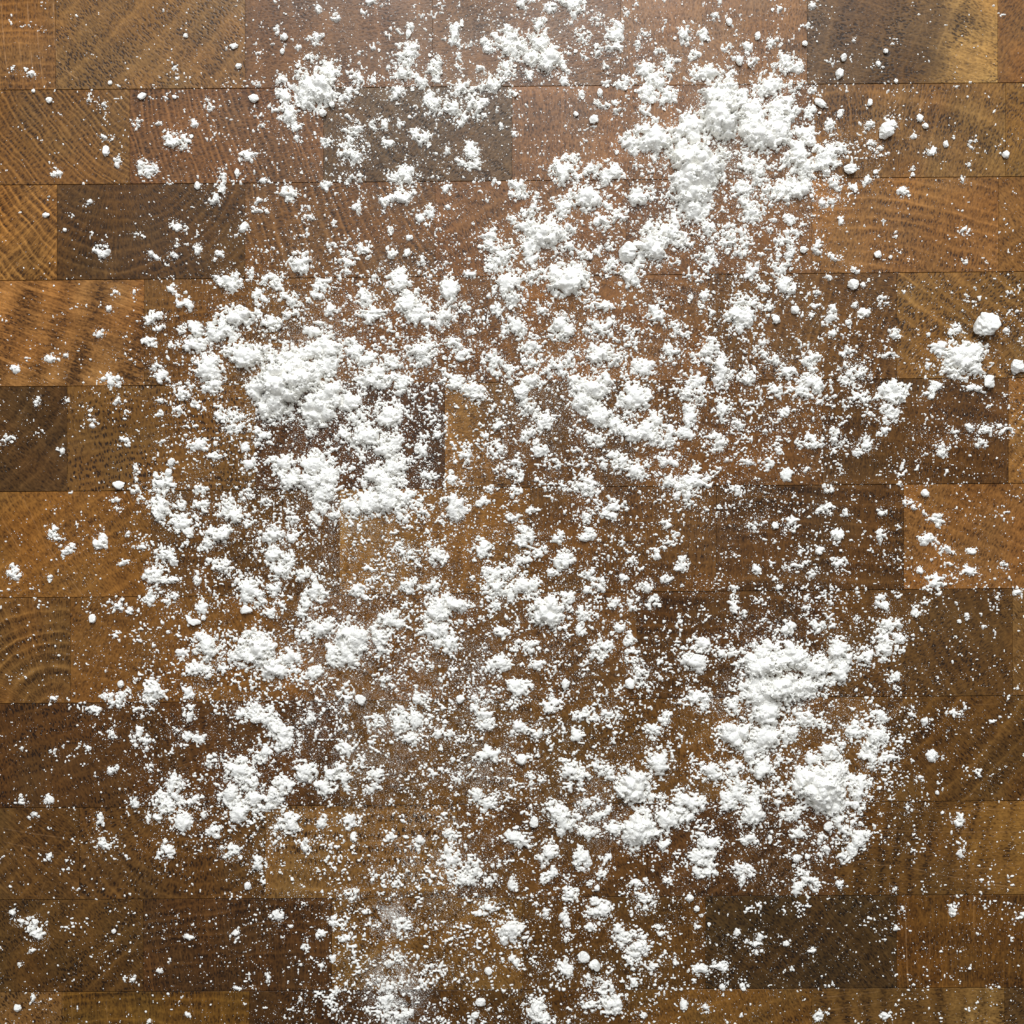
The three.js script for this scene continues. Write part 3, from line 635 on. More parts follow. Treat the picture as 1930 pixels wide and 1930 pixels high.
[[143.2,-147.2,2.4,2.4,0]],
[[96.7,-75.8,2.4,2.4,0]],
[[119.6,-9.1,2.4,2.3,0]],
[[122.3,8.8,2.3,2.4,0]],
[[-71.7,116.2,2.3,2.4,0]],
[[-56.7,-99.8,3,1.9,0]],
[[-141.6,-8.6,1.9,3,0]],
[[174.8,-46.5,3.4,1.6,0]],
[[134.4,-145.5,2.7,2,0]],
[[92,-78.5,2,2.7,0]],
[[96,-18.5,2.7,2,0]],
[[-117.6,84.9,2.7,2,0]],
[[9.1,92.6,2.7,2,0]],
[[-36,125,2,2.7,0]],
[[-23.2,121.6,2.7,2,0,1]],
[[168.1,76.1,2.7,2,0]],
[[78.5,171.1,2.7,2,0]],
[[13.9,-189.4,2.3,2.3,0]],
[[-11.9,-165.8,2.3,2.3,0]],
[[-19.2,-147.9,2.3,2.3,0]],
[[-73.6,-177.9,2.4,2.3,0]],
[[-148.6,35.1,2.4,2.3,0]],
[[58,4.6,2.4,2.3,0]],
[[-114.3,-153.7,2.1,2.5,0]],
[[-34.2,-93.2,2,2.7,0]],
[[-75.6,-29.8,2,2.7,0]],
[[-67,2,2,2.7,0]],
[[-91.5,38.1,2.7,2,0]],
[[-109.4,58.4,2.7,2,0]],
[[-22.6,-12.6,2.7,2,0]],
[[17.2,9.6,2.7,2,0]],
[[34.5,.66,2.7,2,0]],
[[78.5,52.9,2.3,2.3,0]],
[[-46.1,123,2.3,2.3,0]],
[[107.8,141.5,2.3,2.3,0]],
[[149.9,-3,3.2,1.6,15]],
[[-119.1,25.2,1.7,3,0]],
[[53.1,34.5,2.3,2.3,0]],
[[87.9,-18.5,2.7,1.9,0]],
[[-173.1,7.3,2.1,2.4,0]],
[[-15.9,-89.5,3,1.7,0]],
[[-167.8,14.5,2.7,1.9,0]],
[[164.7,14.5,2.4,2,0]],
[[143.8,62.3,2.4,2,0]],
[[-20.2,86.2,3,1.6,0]],
[[89.9,136.4,1.6,3,0]],
[[115.5,190,2.4,2,0]],
[[-123.4,53.7,3.3,1.5,-10]],
[[15.2,22.9,3.3,1.5,0]],
[[.33,-7.6,2.4,2,0]],
[[46.1,140.5,2.3,2,0]],
[[31.8,-186.7,2,2.3,0,1]],
[[139.8,-30,1.9,2.4,0]],
[[-23.9,135.4,1.9,2.4,0]],
[[20.2,152.6,1.3,3.4,0]],
[[-8.6,-91.5,1.7,1.7,0],[-9,-91.5,1.3,1.3,0]],
[[-110.4,-97.5,2.1,2.1,0]],
[[-98.5,-89.5,2.1,2.1,0]],
[[172.1,21.9,3,1.5,0]],
[[20.2,160.3,2.2,2,0]],
[[-126,-107.8,3,1.5,30,1]],
[[-118.1,-40.5,3,1.5,25]],
[[103.8,-14.5,2.3,1.9,0]],
[[-154.6,125.3,1.9,2.3,0]],
[[-88.3,152.3,1.9,2.3,0]],
[[150.6,75.8,1.9,2.3,0]],
[[-45.1,-97.8,1.9,2.3,0]],
[[176.5,-25.6,2.4,1.8,0]],
[[158.7,92,2.4,1.8,0]],
[[90.6,-169.4,2,2,0]],
[[88.6,-174.8,2,2,0]],
[[137.4,-136.4,2,2,0,1]],
[[80.5,-107.4,2,2,0]],
[[95.3,-64.3,2,2,0]],
[[141.8,-58.9,3.4,1.2,0]],
[[84.6,-8.1,2,2,0]],
[[82.9,52.9,2,2,0]],
[[35.4,131,2,2,0]],
[[58.3,137.8,2,2,0]],
[[-31.3,171.5,2,2,0]],
[[55.9,157.3,2,2,0]],
[[45.5,177.5,2,2,0]],
[[118.2,127.7,2,2,0]],
[[-62.3,160,3,1.3,-30]],
[[95.3,-85.2,2.2,1.9,0]],
[[-173.4,-57.7,2.5,1.6,0]],
[[-157.6,75.1,2.3,1.8,0,1]],
[[79.2,178.2,1.8,2.3,0]],
[[121.6,-96,2.7,1.5,40]],
[[133.1,-74.4,2.4,1.7,0]],
[[-86.9,-162.5,2,2,0]],
[[-70.1,-139.9,2,2,0]],
[[-68,-100.1,2,2,0]],
[[19.9,-167.1,2,2,0]],
[[6,-164.5,2,2,0]],
[[-0,-110.8,2,2,0]],
[[36.5,-99.5,2,2,0]],
[[-121.4,7.6,2,2,0]],
[[-99.5,4.3,2,2,0]],
[[38.5,2,2,2,0]],
[[54.4,15.9,2,2,0]],
[[39.1,33.8,2,2,0]],
[[2.6,49.7,2,2,0]],
[[43.8,47.7,2,2,0]],
[[-34.2,-110.8,2.1,1.9,0]],
[[116.2,123,1.6,2.4,0]],
[[191.3,152.9,2.4,1.6,0]],
[[91.6,21.2,2,1.9,0]],
[[73.1,186.9,1.9,2,0]],
[[110.8,-15.8,2.3,1.6,0]],
[[-136.6,33.2,2.3,1.6,0]],
[[-145.2,-26.9,2.1,1.7,0]],
[[-185.3,154.6,2.4,1.5,0,1]],
[[81.5,-174.8,1.9,1.9,0]],
[[86.6,-105.8,1.9,1.9,0]],
[[191,30.7,1.9,1.9,0]],
[[-141.8,110.2,1.9,1.9,0]],
[[-53.5,105.4,1.9,1.9,0]],
[[123.6,140.1,1.9,1.9,0]],
[[-53.1,-192,2.7,1.3,0]],
[[-136.6,-64.3,2.7,1.3,0]],
[[144.2,-67,2.4,1.5,0]],
[[-8.6,-8.6,2.4,1.5,0]],
[[-49.1,-91.9,1.9,1.9,0]],
[[41.8,25.2,1.9,1.9,0]],
[[58.4,11.9,1.9,1.9,0]],
[[58,24.9,1.9,1.9,0]],
[[27.9,29.8,1.9,1.9,0]],
[[25.9,45.1,1.9,1.9,0]],
[[-128,-84.2,1.7,2,0]],
[[-24.5,-121.7,1.7,2,0]],
[[25.9,-157.2,1.7,2,0]],
[[158,-136.1,1.7,2,0]],
[[-94.8,-113.7,3.2,1.1,-5]],
[[122.3,19.5,1.9,1.8,0]],
[[185.6,20.2,1.9,1.8,0]],
[[-150.6,84.4,1.8,1.9,0]],
[[-150.7,97,1.9,1.8,0]],
[[-174.8,108.8,1.8,1.9,0]],
[[-104.1,159.3,1.9,1.8,0]],
[[-27.2,-92.5,2,1.7,0]],
[[-122,39.1,1.5,2.3,0]],
[[-122.3,84.9,2,1.6,0]],
[[65.2,185.3,1.6,2,0]],
[[-171.8,-127.5,1.7,1.9,0]],
[[104.1,-110.5,2.2,1.5,0]],
[[-155.5,115.5,1.5,2.2,0]],
[[133.7,-125,2.4,1.3,-30]],
[[-118.4,-98.8,1.6,2,0]],
[[-155.5,-67.7,1.6,2,0]],
[[55.7,-174.1,2,1.6,0]],
[[-138.6,12.3,2,1.6,0]],
[[170.4,-105.8,2.6,1.2,5]],
[[-0,-157.3,2.1,1.5,0]],
[[-141.3,-146.6,1.7,1.9,0]],
[[19.9,-162.8,2.3,1.3,40]],
[[-15.9,-67.7,2.3,1.3,0]],
[[113.2,23.2,1.8,1.8,0]],
[[115.9,130.4,1.8,1.8,0]],
[[166.1,149.9,1.8,1.8,0]],
[[147.5,-120.6,1.9,1.6,0]],
[[-67.4,153.9,1.9,1.6,0]],
[[-152.5,-140.9,2.5,1.2,0]],
[[126,.34,1.5,2,0]],
[[-181.7,-164.6,2.3,1.3,10]],
[[-101.1,-107.4,1.7,1.7,0]],
[[-148.6,-132,1.6,1.9,0]],
[[-70,-123,1.9,1.6,0]],
[[149.6,111.5,1.2,2.4,0,1]],
[[169.4,128.3,1.3,2.2,0]],
[[-109.8,-122.4,1.5,2,0]],
[[-66.3,-186.7,1.5,2,0]],
[[-24.9,-136,1.5,2,0]],
[[-179.1,-41.5,1.5,2,0]],
[[-189.4,-27.2,2.4,1.2,-30]],
[[-170.5,9.9,2.1,1.3,0]],
[[101.4,-189.1,1.9,1.5,0]],
[[141.1,189.6,2.3,1.2,0]],
[[-135.3,-96.5,2.3,1.2,30]],
[[-80.9,-145.2,1.7,1.7,0]],
[[-14.6,-158.5,1.7,1.7,0]],
[[-48.1,-146,1.7,1.7,0]],
[[49.4,-179.7,1.7,1.7,0,1]],
[[35.8,-167.8,1.7,1.7,0,1]],
[[32.5,-98.2,1.7,1.7,0]],
[[-52.4,-88.2,1.7,1.7,0]],
[[-158.8,-33.8,1.7,1.6,0]],
[[-131.7,-26.5,1.7,1.6,0]],
[[107.5,-105.4,2,1.3,0]],
[[-59.9,123,1.3,2,0]],
[[86.6,139.1,1.3,2,0]],
[[-73.3,-189.4,1.5,1.9,0]],
[[-128.3,-96.8,2,1.3,45]],
[[-46.4,-138.9,2,1.3,0]],
[[-126,-38.1,2,1.3,0]],
[[76.5,-186.6,1.6,1.6,0]],
[[96.7,-106.4,1.6,1.6,0]],
[[156,-54.6,1.6,1.6,0]],
[[172.1,-32,1.6,1.6,0]],
[[96,-30.6,1.6,1.6,0]],
[[-72.4,159.3,1.6,1.6,0]],
[[12.5,151.4,1.6,1.6,0]],
[[155.6,78.8,1.6,1.6,0]],
[[153.3,21.9,1.5,1.8,0]],
[[135.4,-139.4,1.9,1.3,0]],
[[128.7,-91.6,1.9,1.3,0]],
[[119.2,-88.6,1.9,1.3,0]],
[[100.4,-23.2,1.3,1.9,0]],
[[-137.1,115.5,1.3,1.9,0]],
[[-77.8,162.7,1.3,1.9,0]],
[[-45.4,-105.8,1.6,1.6,0]],
[[-148.6,-41.8,1.6,1.6,0]],
[[-100.1,-24.5,1.6,1.6,0]],
[[45.1,17.9,1.6,1.6,0]],
[[-76.1,-110.8,2.1,1.2,-10]],
[[-133,-41.5,2.1,1.2,0]],
[[-20.6,-171.8,1.7,1.5,0]],
[[-58,-114.4,1.9,1.3,0]],
[[-120.2,-146.4,1.7,1.5,0]],
[[-67.7,167.7,1.6,1.5,0]],
[[87.3,178.5,1.6,1.5,0]],
[[93,160,1.5,1.6,0]],
[[-141.9,-16.3,1.2,2,0]],
[[-144.3,37.1,2,1.2,0]],
[[-172.6,70.3,1.8,1.3,0]],
[[-92,174.8,1.2,1.9,0]],
[[75.1,-74.8,1.3,1.7,0]],
[[-187.7,-54.5,1.9,1.2,0]],
[[-139.9,-4.3,1.9,1.2,0]],
[[120.6,-67.4,1.5,1.5,0]],
[[100.7,29.3,1.5,1.5,0]],
[[-184.4,108.9,1.5,1.5,0]],
[[-66,180.2,1.5,1.5,0]],
[[48.8,189,1.5,1.5,0]],
[[153.3,100.7,1.5,1.5,0]],
[[128.3,-121.9,1.6,1.3,0]],
[[124,-109.5,1.3,1.6,0]],
[[172.8,14.5,2.3,.94,0]],
[[-109.1,-125.7,1.5,1.5,0]],
[[-69,-87.5,1.5,1.5,0]],
[[47.3,-176.1,1.5,1.5,0]],
[[-39.5,-97.5,1.5,1.5,0]],
[[-62.3,-90.2,1.5,1.5,0]],
[[-88.2,-181.4,1.2,1.7,0]],
[[186.3,-67.7,1.7,1.2,0]],
[[113.5,-190.6,1.9,1.1,0]],
[[-125.3,82.2,1.9,1.1,0]],
[[113.2,-159.3,1.3,1.5,0]],
[[-149.6,-5,1.9,1.1,0]],
[[-72.1,170.1,1.2,1.6,0]],
[[92,163.4,1.6,1.2,0]],
[[166.7,-30.3,2,.94,0]],
[[-121.9,160,2,.94,0]],
[[181.6,179.2,2,.94,0]],
[[-95.5,-117.1,2,.93,-30]],
[[-133,-37.1,1.7,1.1,0]],
[[77.8,-192.2,1.3,1.3,0]],
[[123.6,-150.2,1.3,1.3,0]],
[[71.4,-77.5,1.3,1.3,0]],
[[138.8,.01,1.3,1.3,0]],
[[83.9,28,1.3,1.3,0]],
[[87.3,38.4,1.3,1.3,0]],
[[129.7,40.1,1.3,1.3,0]],
[[-159.5,88.9,1.3,1.3,0]],
[[-136.4,95.9,1.3,1.3,0]],
[[-76.6,127.7,1.3,1.3,0]],
[[-115.9,114.2,1.3,1.3,0]],
[[-188.4,151.2,1.3,1.3,0]],
[[-26.6,170.8,1.3,1.3,0]],
[[84.9,158.3,1.3,1.3,0]],
[[-54.4,-138.9,1.7,1.1,30]],
[[-126.7,-100.8,1.3,1.3,0]],
[[-96.2,-161.3,1.3,1.3,0]],
[[-149.6,-82.2,1.3,1.3,0]],
[[-46.4,-167.1,1.3,1.3,0]],
[[-52.4,-162.5,1.3,1.3,0]],
[[-6.3,-124,1.3,1.3,0]],
[[9.6,-119.7,1.3,1.3,0]],
[[113.4,164.9,1.6,1.1,0]],
[[-148.6,-1.3,1.5,1.2,0]],
[[-146.6,19.1,1.9,.93,0]],
[[-140.9,-104.3,1.6,1.1,0]],
[[170.1,-125,1.1,1.5,0]],
[[-181.2,165.4,1.5,1.1,0]],
[[.99,-142.3,1.2,1.3,0]],
[[-167.5,-41.8,1.2,1.3,0]],
[[-169.6,-23.3,1.2,1.3,0]],
[[-153.9,-153.3,1.5,1.1,20]],
[[129.4,-77.8,.94,1.6,0]],
[[-180.3,182.9,.81,1.9,0]],
[[7.3,-.67,1.9,.8,-30]],
[[115.2,-82.2,1.2,1.2,0]],
[[112.8,-74.8,1.2,1.2,0]],
[[127,-71.1,1.2,1.2,0]],
[[115.9,14.2,1.2,1.2,0]],
[[110.8,36.7,1.2,1.2,0]],
[[182.6,31.7,1.2,1.2,0]],
[[-171.6,90.6,1.2,1.2,0]],
[[-179.7,114.1,1.2,1.2,0]],
[[-132.7,173.1,1.2,1.2,0]],
[[61.6,169.4,1.2,1.2,0]],
[[146.5,149.6,1.2,1.2,0]],
[[91.6,166.1,1.2,1.2,0]],
[[103.1,162.6,1.2,1.2,0]],
[[69.4,156,1.2,1.2,0]],
[[144.2,142.2,1.1,1.3,0]],
[[-81.2,-140.9,1.2,1.2,0]],
[[-152.1,-76.3,1.2,1.2,0]],
[[-37.8,-183.2,1.2,1.2,0]],
[[-54.1,-96.5,1.2,1.2,0]],
[[-38.5,-103.5,1.2,1.2,0]],
[[-103.6,179.4,1.8,.81,0]],
[[-159.2,-116.7,1.3,1.1,0]],
[[-159.5,-38.8,1.3,1.1,0]],
[[35.8,-161.8,1.5,.93,0]],
[[-79.8,183.6,.94,1.3,0]],
[[-142.9,13.1,1.6,.8,0]],
[[-43.1,-181.1,1.3,.93,0]],
[[-9.3,-118.1,.93,1.3,0]],
[[150.9,-129.3,1.1,1.1,0]],
[[132.6,-85.4,1.1,1.1,0]],
[[186.9,-75.5,1.1,1.1,0]],
[[171.1,39.4,1.1,1.1,0]],
[[-142.8,63.7,1.1,1.1,0]],
[[-143.3,176.2,1.1,1.1,0]],
[[-133.1,-146.1,1.5,.8,0]],
[[-159.3,-155.7,1.1,1.1,0]],
[[-80.9,-174.6,1.1,1.1,0]],
[[-68.6,-115.4,1.1,1.1,0]],
[[-76.6,-114.7,1.1,1.1,0]],
[[-93.2,-125.4,1.1,1.1,0]],
[[-23.9,-114.7,1.1,1.1,0]],
[[21.5,-184.5,1.1,1.1,0]],
[[43.4,-187.7,1.1,1.1,0]],
[[-144.9,8,1.1,1.1,0]],
[[-174.5,130,.81,1.3,0]],
[[-173.8,24.7,1.3,.8,0]],
[[67.4,-81.5,.94,1.1,0]],
[[-3.7,-145.8,.93,1.1,0]],
[[-167.6,-59.2,1.2,.8,0]],
[[138.1,-168.9,.94,.94,0]],
[[128.9,-177.8,.94,.94,0]],
[[151.2,-141.5,.94,.94,0]],
[[172.8,-139.8,.94,.94,0]],
[[170.6,-94.3,.94,.94,0]],
[[-185.1,170.4,.94,.94,0]],
[[-136.4,192.2,.94,.94,0]],
[[-122.3,189.3,.94,.94,0]],
[[144.7,156.6,.94,.94,0]],
[[-187.7,-166.1,.93,.93,0]],
[[-15.6,-176.2,.93,.93,0]],
[[172.1,-131,.61,1.2,0]],
[[111.8,-183.2,.67,1.1,0]],
[[-142.5,-82.9,.66,1.1,0]],
[[173.1,-137.1,.81,.81,0]],
[[144.5,-105.1,.81,.81,0]],
[[-184.9,89.1,.81,.81,0]],
[[190.3,-75.5,.67,.67,0]],
];
const NUGGETS = [
[177.9,-70.4,5.1,5.1,0],[43.8,-97.8,4.1,3.8,0],[3.3,-45.1,3.6,3.2,0],[140.5,-143.2,3,3.2,0],[190,-54.9,3,2.7,0],[179.4,-49.2,2.4,3,0],
[27,167.4,2.4,2.6,0],[127,-129,2.7,2.3,0],[31,170.1,2.4,2.4,0],[128.5,-85.6,2.2,2.4,0],[8.4,116.6,1.9,2.7,0],[-57.1,70.5,2.3,2.2,0],
[3.6,93.1,2.2,2.2,0],[116.2,-153.9,3,1.5,35],[44.3,64.7,2.2,2,0],[-100.1,36.8,2.4,1.7,0],[-11.8,184.3,2.3,1.8,0],[-119.4,41.4,2.4,1.6,0],
[123.3,-165,1.8,2.2,0],[-97.3,-155.7,2.3,1.6,10],[-147.9,-10.1,2.1,1.7,0],[30.6,-147.9,1.9,1.7,0],[85.6,-169.8,1.8,1.8,0],[99.4,-72.4,1.8,1.8,0],
[20,64.5,1.8,1.8,0],[-19.5,70.5,1.8,1.8,0],[118.9,118.2,1.8,1.8,0],[107.1,130.2,1.8,1.8,0],[-152.9,-135.6,1.5,2,0],[137.6,-96.8,1.7,1.7,0],
[106.3,-76.1,1.6,1.8,0],[155.3,-7.1,1.8,1.6,0],[-71.1,-150.2,1.7,1.7,0],[-157.8,39.8,1.6,1.7,0],[-9,172.6,1.6,1.6,0],[-14.1,189.3,1.6,1.6,0],
[-128.1,-19.2,1.6,1.6,0],[-99.5,140.5,1.5,1.6,0],[-186.1,186.6,1.5,1.6,0],[92.4,-179.2,1.3,1.8,0],[185.9,-134.5,1.5,1.5,0],[124.8,-171.1,1.5,1.5,0],
[109.5,-98.7,1.5,1.5,0],[99,5.1,1.5,1.5,0],[-147.3,64.7,1.5,1.5,0],[67,145.3,1.5,1.5,0],[-85.6,-178.7,1.5,1.5,0],[-129.2,-14.8,1.5,1.5,0],
[81.7,-184.6,1.2,1.8,0],[33.2,-157.8,1.3,1.6,0],[-118.5,-122.8,1.2,1.7,0],[-39,-180.1,1.2,1.7,0],[153.5,-148.3,1.3,1.5,0],[-139.4,-156.4,1.7,1.2,-30],
[32,141.5,1.3,1.3,0],[69.5,149.2,1.3,1.3,0],[163.2,-138.4,1.2,1.5,0],[-174.2,-155,1.3,1.3,0],[-67.7,-153.2,1.3,1.3,0],[-104.8,-175.4,1.6,1.1,0],
[-103.5,-127.7,1.1,1.6,0],[134.7,-154.1,1.1,1.5,0],[-175.4,-111.8,1.5,1.1,0],[110.2,-176.3,1.2,1.2,0],[155.6,-145.3,1.2,1.2,0],[111.2,129.7,1.2,1.2,0],
[-116.1,39.8,1.2,1.2,0],[-102.8,-167.9,1.3,1.1,0],[-86.5,-173.4,.99,1.3,0],[136.8,-128,1.1,1.1,0],[140.7,-173.5,1.1,1.1,0],[23.9,-149.8,1.1,1.1,0],
[-151.3,-161.5,.99,.99,0],[156.8,-66.9,.94,.94,0],[-149.9,157.8,.94,.94,0],[160,105.6,.94,.94,0],[-123,-179.3,.93,.93,0],[-127.1,-156.3,.93,.93,0],
[17.9,43.8,.93,.93,0],[144.6,-162.2,.88,.88,0],[-180.2,-158.5,.86,.86,0],[-168.3,-106.1,.86,.86,0],[142.5,-95.9,.81,.81,0],[168.4,41.1,.81,.81,0],
[61.3,-178.4,.8,.8,0],
];
// ---------------------------------------------------------------- flour
const flourMaterial = new THREE.MeshStandardMaterial({ color: new THREE.Color().setRGB(0.93, 0.913, 0.862), roughness: 1 });
flourMaterial.name = 'flour';
const LEVEL = 0.5, LN = Math.ceil(2 * 225 / LEVEL), level = new Float32Array(LN * LN);   // how high the flour lies, for what rests on it
const levelAt = (x, z) => { const i = Math.round((x + 225) / LEVEL), j = Math.round((z + 225) / LEVEL); return i < 0 || j < 0 || i >= LN || j >= LN ? 0 : level[j * LN + i]; };
function fluffGeometry(list, cell) {
  let x0 = 1e9, x1 = -1e9, z0 = 1e9, z1 = -1e9;
  for (const [x, z, a, b] of list) { const r = Math.max(a, b) * 1.35 + 0.6; x0 = Math.min(x0, x - r); x1 = Math.max(x1, x + r); z0 = Math.min(z0, z - r); z1 = Math.max(z1, z + r); }
  const nx = Math.ceil((x1 - x0) / cell) + 1, nz = Math.ceil((z1 - z0) / cell) + 1;
  const g = new Float32Array(nx * nz).fill(-9), H = new Float32Array(nx * nz), L = new Float32Array(nx * nz);
  for (const [x, z, a, b, turn, loose] of list) {
    const r = Math.max(a, b) * 1.35 + 0.6, c = Math.cos(turn * Math.PI / 180), s = Math.sin(turn * Math.PI / 180), hb = (loose ? 0.2 : 0.38 + 0.26 * smooth(4, 9, Math.sqrt(a * b))) * Math.min(9, Math.sqrt(a * b) ** 0.95), bend = Math.min(1, Math.sqrt(a * b) / 3), fat = loose ? 0 : 0.12 * smooth(2.5, 7, Math.sqrt(a * b));
    for (let j = Math.max(0, Math.floor((z - r - z0) / cell)); j < nz && z0 + j * cell < z + r; j++) for (let i = Math.max(0, Math.floor((x - r - x0) / cell)); i < nx && x0 + i * cell < x + r; i++) {
      const qx = x0 + i * cell, qz = z0 + j * cell, dx = qx - x + bend * (1.5 * noise(qx / 3.1, qz / 3.1 + 7) + 0.8 * noise(qx / 1.3 + 4, qz / 1.3)), dz = qz - z + bend * (1.5 * noise(qx / 3.1 + 91, qz / 3.1) + 0.8 * noise(qx / 1.3, qz / 1.3 + 44)), u = (dx * c + dz * s) / a, w = (-dx * s + dz * c) / b, v = 1 - (u * u + w * w) + fat, o = j * nx + i;
      if (v > g[o]) { g[o] = v; L[o] = loose ? 1 : 0; }
      if (v > 0) H[o] += (hb * v) ** 3;
    }
  }
  const at = new Int32Array(nx * nz).fill(-1), pos = [], F = new Float32Array(nx * nz);
  for (let j = 0; j < nz; j++) for (let i = 0; i < nx; i++) {
    const o = j * nx + i; F[o] = -1;
    if (g[o] < -1.2) continue;
    const x = x0 + i * cell, z = z0 + j * cell, n1 = fbm(x / 3.6 + 11, z / 3.6, 2), n2 = 0.55 * noise(x / 1.25, z / 1.25 + 71) + 0.6 * noise(x / 0.62 + 19, z / 0.62);
    const core = smooth(0.3, 0.8, g[o]) * smooth(0.6, 2.2, Math.cbrt(H[o])), deep = 1 - 0.6 * core * (1 - L[o]); F[o] = Math.max(-1, g[o]) * 0.8 - 0.24 + 0.12 * core + deep * (0.6 * n1 + (1.0 + 0.35 * L[o]) * n2) - 0.22 * L[o];
  }
  const height = (x, z, f, h) => {
    const big = cells(x / 3.4 + 3, z / 3.4), mid = cells(x / 1.45, z / 1.45 + 9), fine = cells(x / 0.66 + 5, z / 0.66);
    const lump = 0.55 + 0.6 * (1 - Math.min(1, big * big * 1.3)) + 0.25 * fbm(x / 6, z / 6 + 30, 2);
    const e = smooth(0, 0.5, f);
    return e * (0.18 + h * lump) + Math.min(1, e * 3) * (0.34 * Math.sqrt(Math.max(0, 1 - mid * mid * 1.7)) * (0.5 + 0.5 * e) + 0.17 * Math.sqrt(Math.max(0, 1 - fine * fine * 1.8)));
  };
  const vertex = (o) => {
    if (at[o] >= 0) return at[o];
    const i = o % nx, j = (o - i) / nx, x = x0 + (i + 0.35 * noise(i * 0.9 + x0, j * 0.9)) * cell, z = z0 + (j + 0.35 * noise(i * 0.9, j * 0.9 + 50)) * cell;
    const y = F[o] > 0 ? height(x, z, F[o], Math.cbrt(H[o])) : -0.12;
    if (y > 0) { const li = Math.round((x + 225) / LEVEL), lj = Math.round((z + 225) / LEVEL); if (li >= 0 && lj >= 0 && li < LN && lj < LN) level[lj * LN + li] = Math.max(level[lj * LN + li], y); }
    pos.push(x * MM, y * MM, z * MM); return (at[o] = pos.length / 3 - 1);
  };
  const index = [];
  for (let j = 0; j < nz - 1; j++) for (let i = 0; i < nx - 1; i++) {
    const o = j * nx + i;
    if (F[o] <= 0 && F[o + 1] <= 0 && F[o + nx] <= 0 && F[o + nx + 1] <= 0) continue;
    const a = vertex(o), b = vertex(o + 1), c = vertex(o + nx), d = vertex(o + nx + 1);
    if ((i + j) & 1) index.push(a, c, b, b, c, d); else index.push(a, c, d, a, d, b);
  }
  if (!index.length) return null;
  const geo = new THREE.BufferGeometry();
  geo.setAttribute('position', new THREE.Float32BufferAttribute(pos, 3)); geo.setIndex(index); geo.computeVertexNormals();
  return geo;
}
function place(name, geo, label, category, group, x = 0, y = 0, z = 0) {
  const m = new THREE.Mesh(geo, flourMaterial);
  m.name = numbered(name); m.castShadow = m.receiveShadow = true; m.position.set(x * MM, y * MM, z * MM);
  m.userData = label ? { label, category } : {};
  if (group) m.userData.group = group;
  scene.add(m); return m;
}
const HEAP_LABELS = [
  'biggest flour heap, a wide lumpy spread with several creamy peaks', 'wide fluffy flour heap with a broad cream coloured double peak', 'long flour drift running aslant over dark brown blocks', 'narrow crumbly flour ridge with a knobbly creamy crest',
  'hook shaped flour drift curving across reddish brown wood', 'compact round flour mound with a frayed rim', 'chunky broken flour heap on purplish wood with a dark shadow below',
];
const woodWord = (x, z) => {                         // what the clump lies on
  let i = 0; while (i < BLOCKS.length - 1 && z > rowEdge(i + 1, x)) i++;
  const b = BLOCKS[i].slice(1).find((k) => (x + 193) / P < k.x1) ?? BLOCKS[i].at(-1), [r, g, bl] = b.t0, l = 0.3 * r + 0.6 * g + 0.1 * bl;
  return l < 0.04 ? 'very dark brown' : l < 0.058 ? 'dark brown' : l < 0.085 ? (r / g > 2.3 ? 'reddish brown' : 'brown') : r / g > 2.3 ? 'orange brown' : 'tan brown';
};
function clumpLabel(list, x, z) {
  const [, , a, b, , loose] = list[0], m = Math.sqrt(list.reduce((t, k) => t + k[2] * k[3], 0)), long = Math.max(a / b, b / a);
  const size = m > 4.2 ? 'large' : m > 3 ? 'medium' : 'small', shape = list.length > 2 ? 'branching' : list.length > 1 ? 'double' : loose ? 'loose sandy' : long > 1.7 ? 'long narrow' : long > 1.25 ? 'oval' : 'roundish';
  return `${size} ${shape} flour clump on a ${woodWord(x, z)} wood block`.replace('a orange', 'an orange');
}
let triangles = 0;
const small = [];
let clumps = 0;
FLUFF.forEach((list, i) => {
  const heap = i < 40;
  const geo = fluffGeometry(list, heap ? 0.26 : 0.24);
  if (!geo) return;
  triangles += geo.index.count / 3;
  if (!heap && clumps >= 290) { small.push(geo); return; }
  let sx = 0, sz = 0; for (const b of list) { sx += b[0] / list.length; sz += b[1] / list.length; }
  geo.translate(-sx * MM, 0, -sz * MM);
  if (heap) place('flour_heap', geo, HEAP_LABELS[i] ?? `low ragged heap of ${['', 'one', 'two', 'three', 'four', 'five', 'six', 'seven', 'eight'][list.length] ?? 'many'} merged flour clumps over ${woodWord(list[0][0], list[0][1])} wood`, 'flour heap', HEAP_LABELS[i] ? undefined : 'low flour heaps on the board', sx, 0, sz);
  else { clumps++; place('flour_clump', geo, clumpLabel(list, sx, sz), 'flour clump', 'small flour clumps on the board', sx, 0, sz); }
});

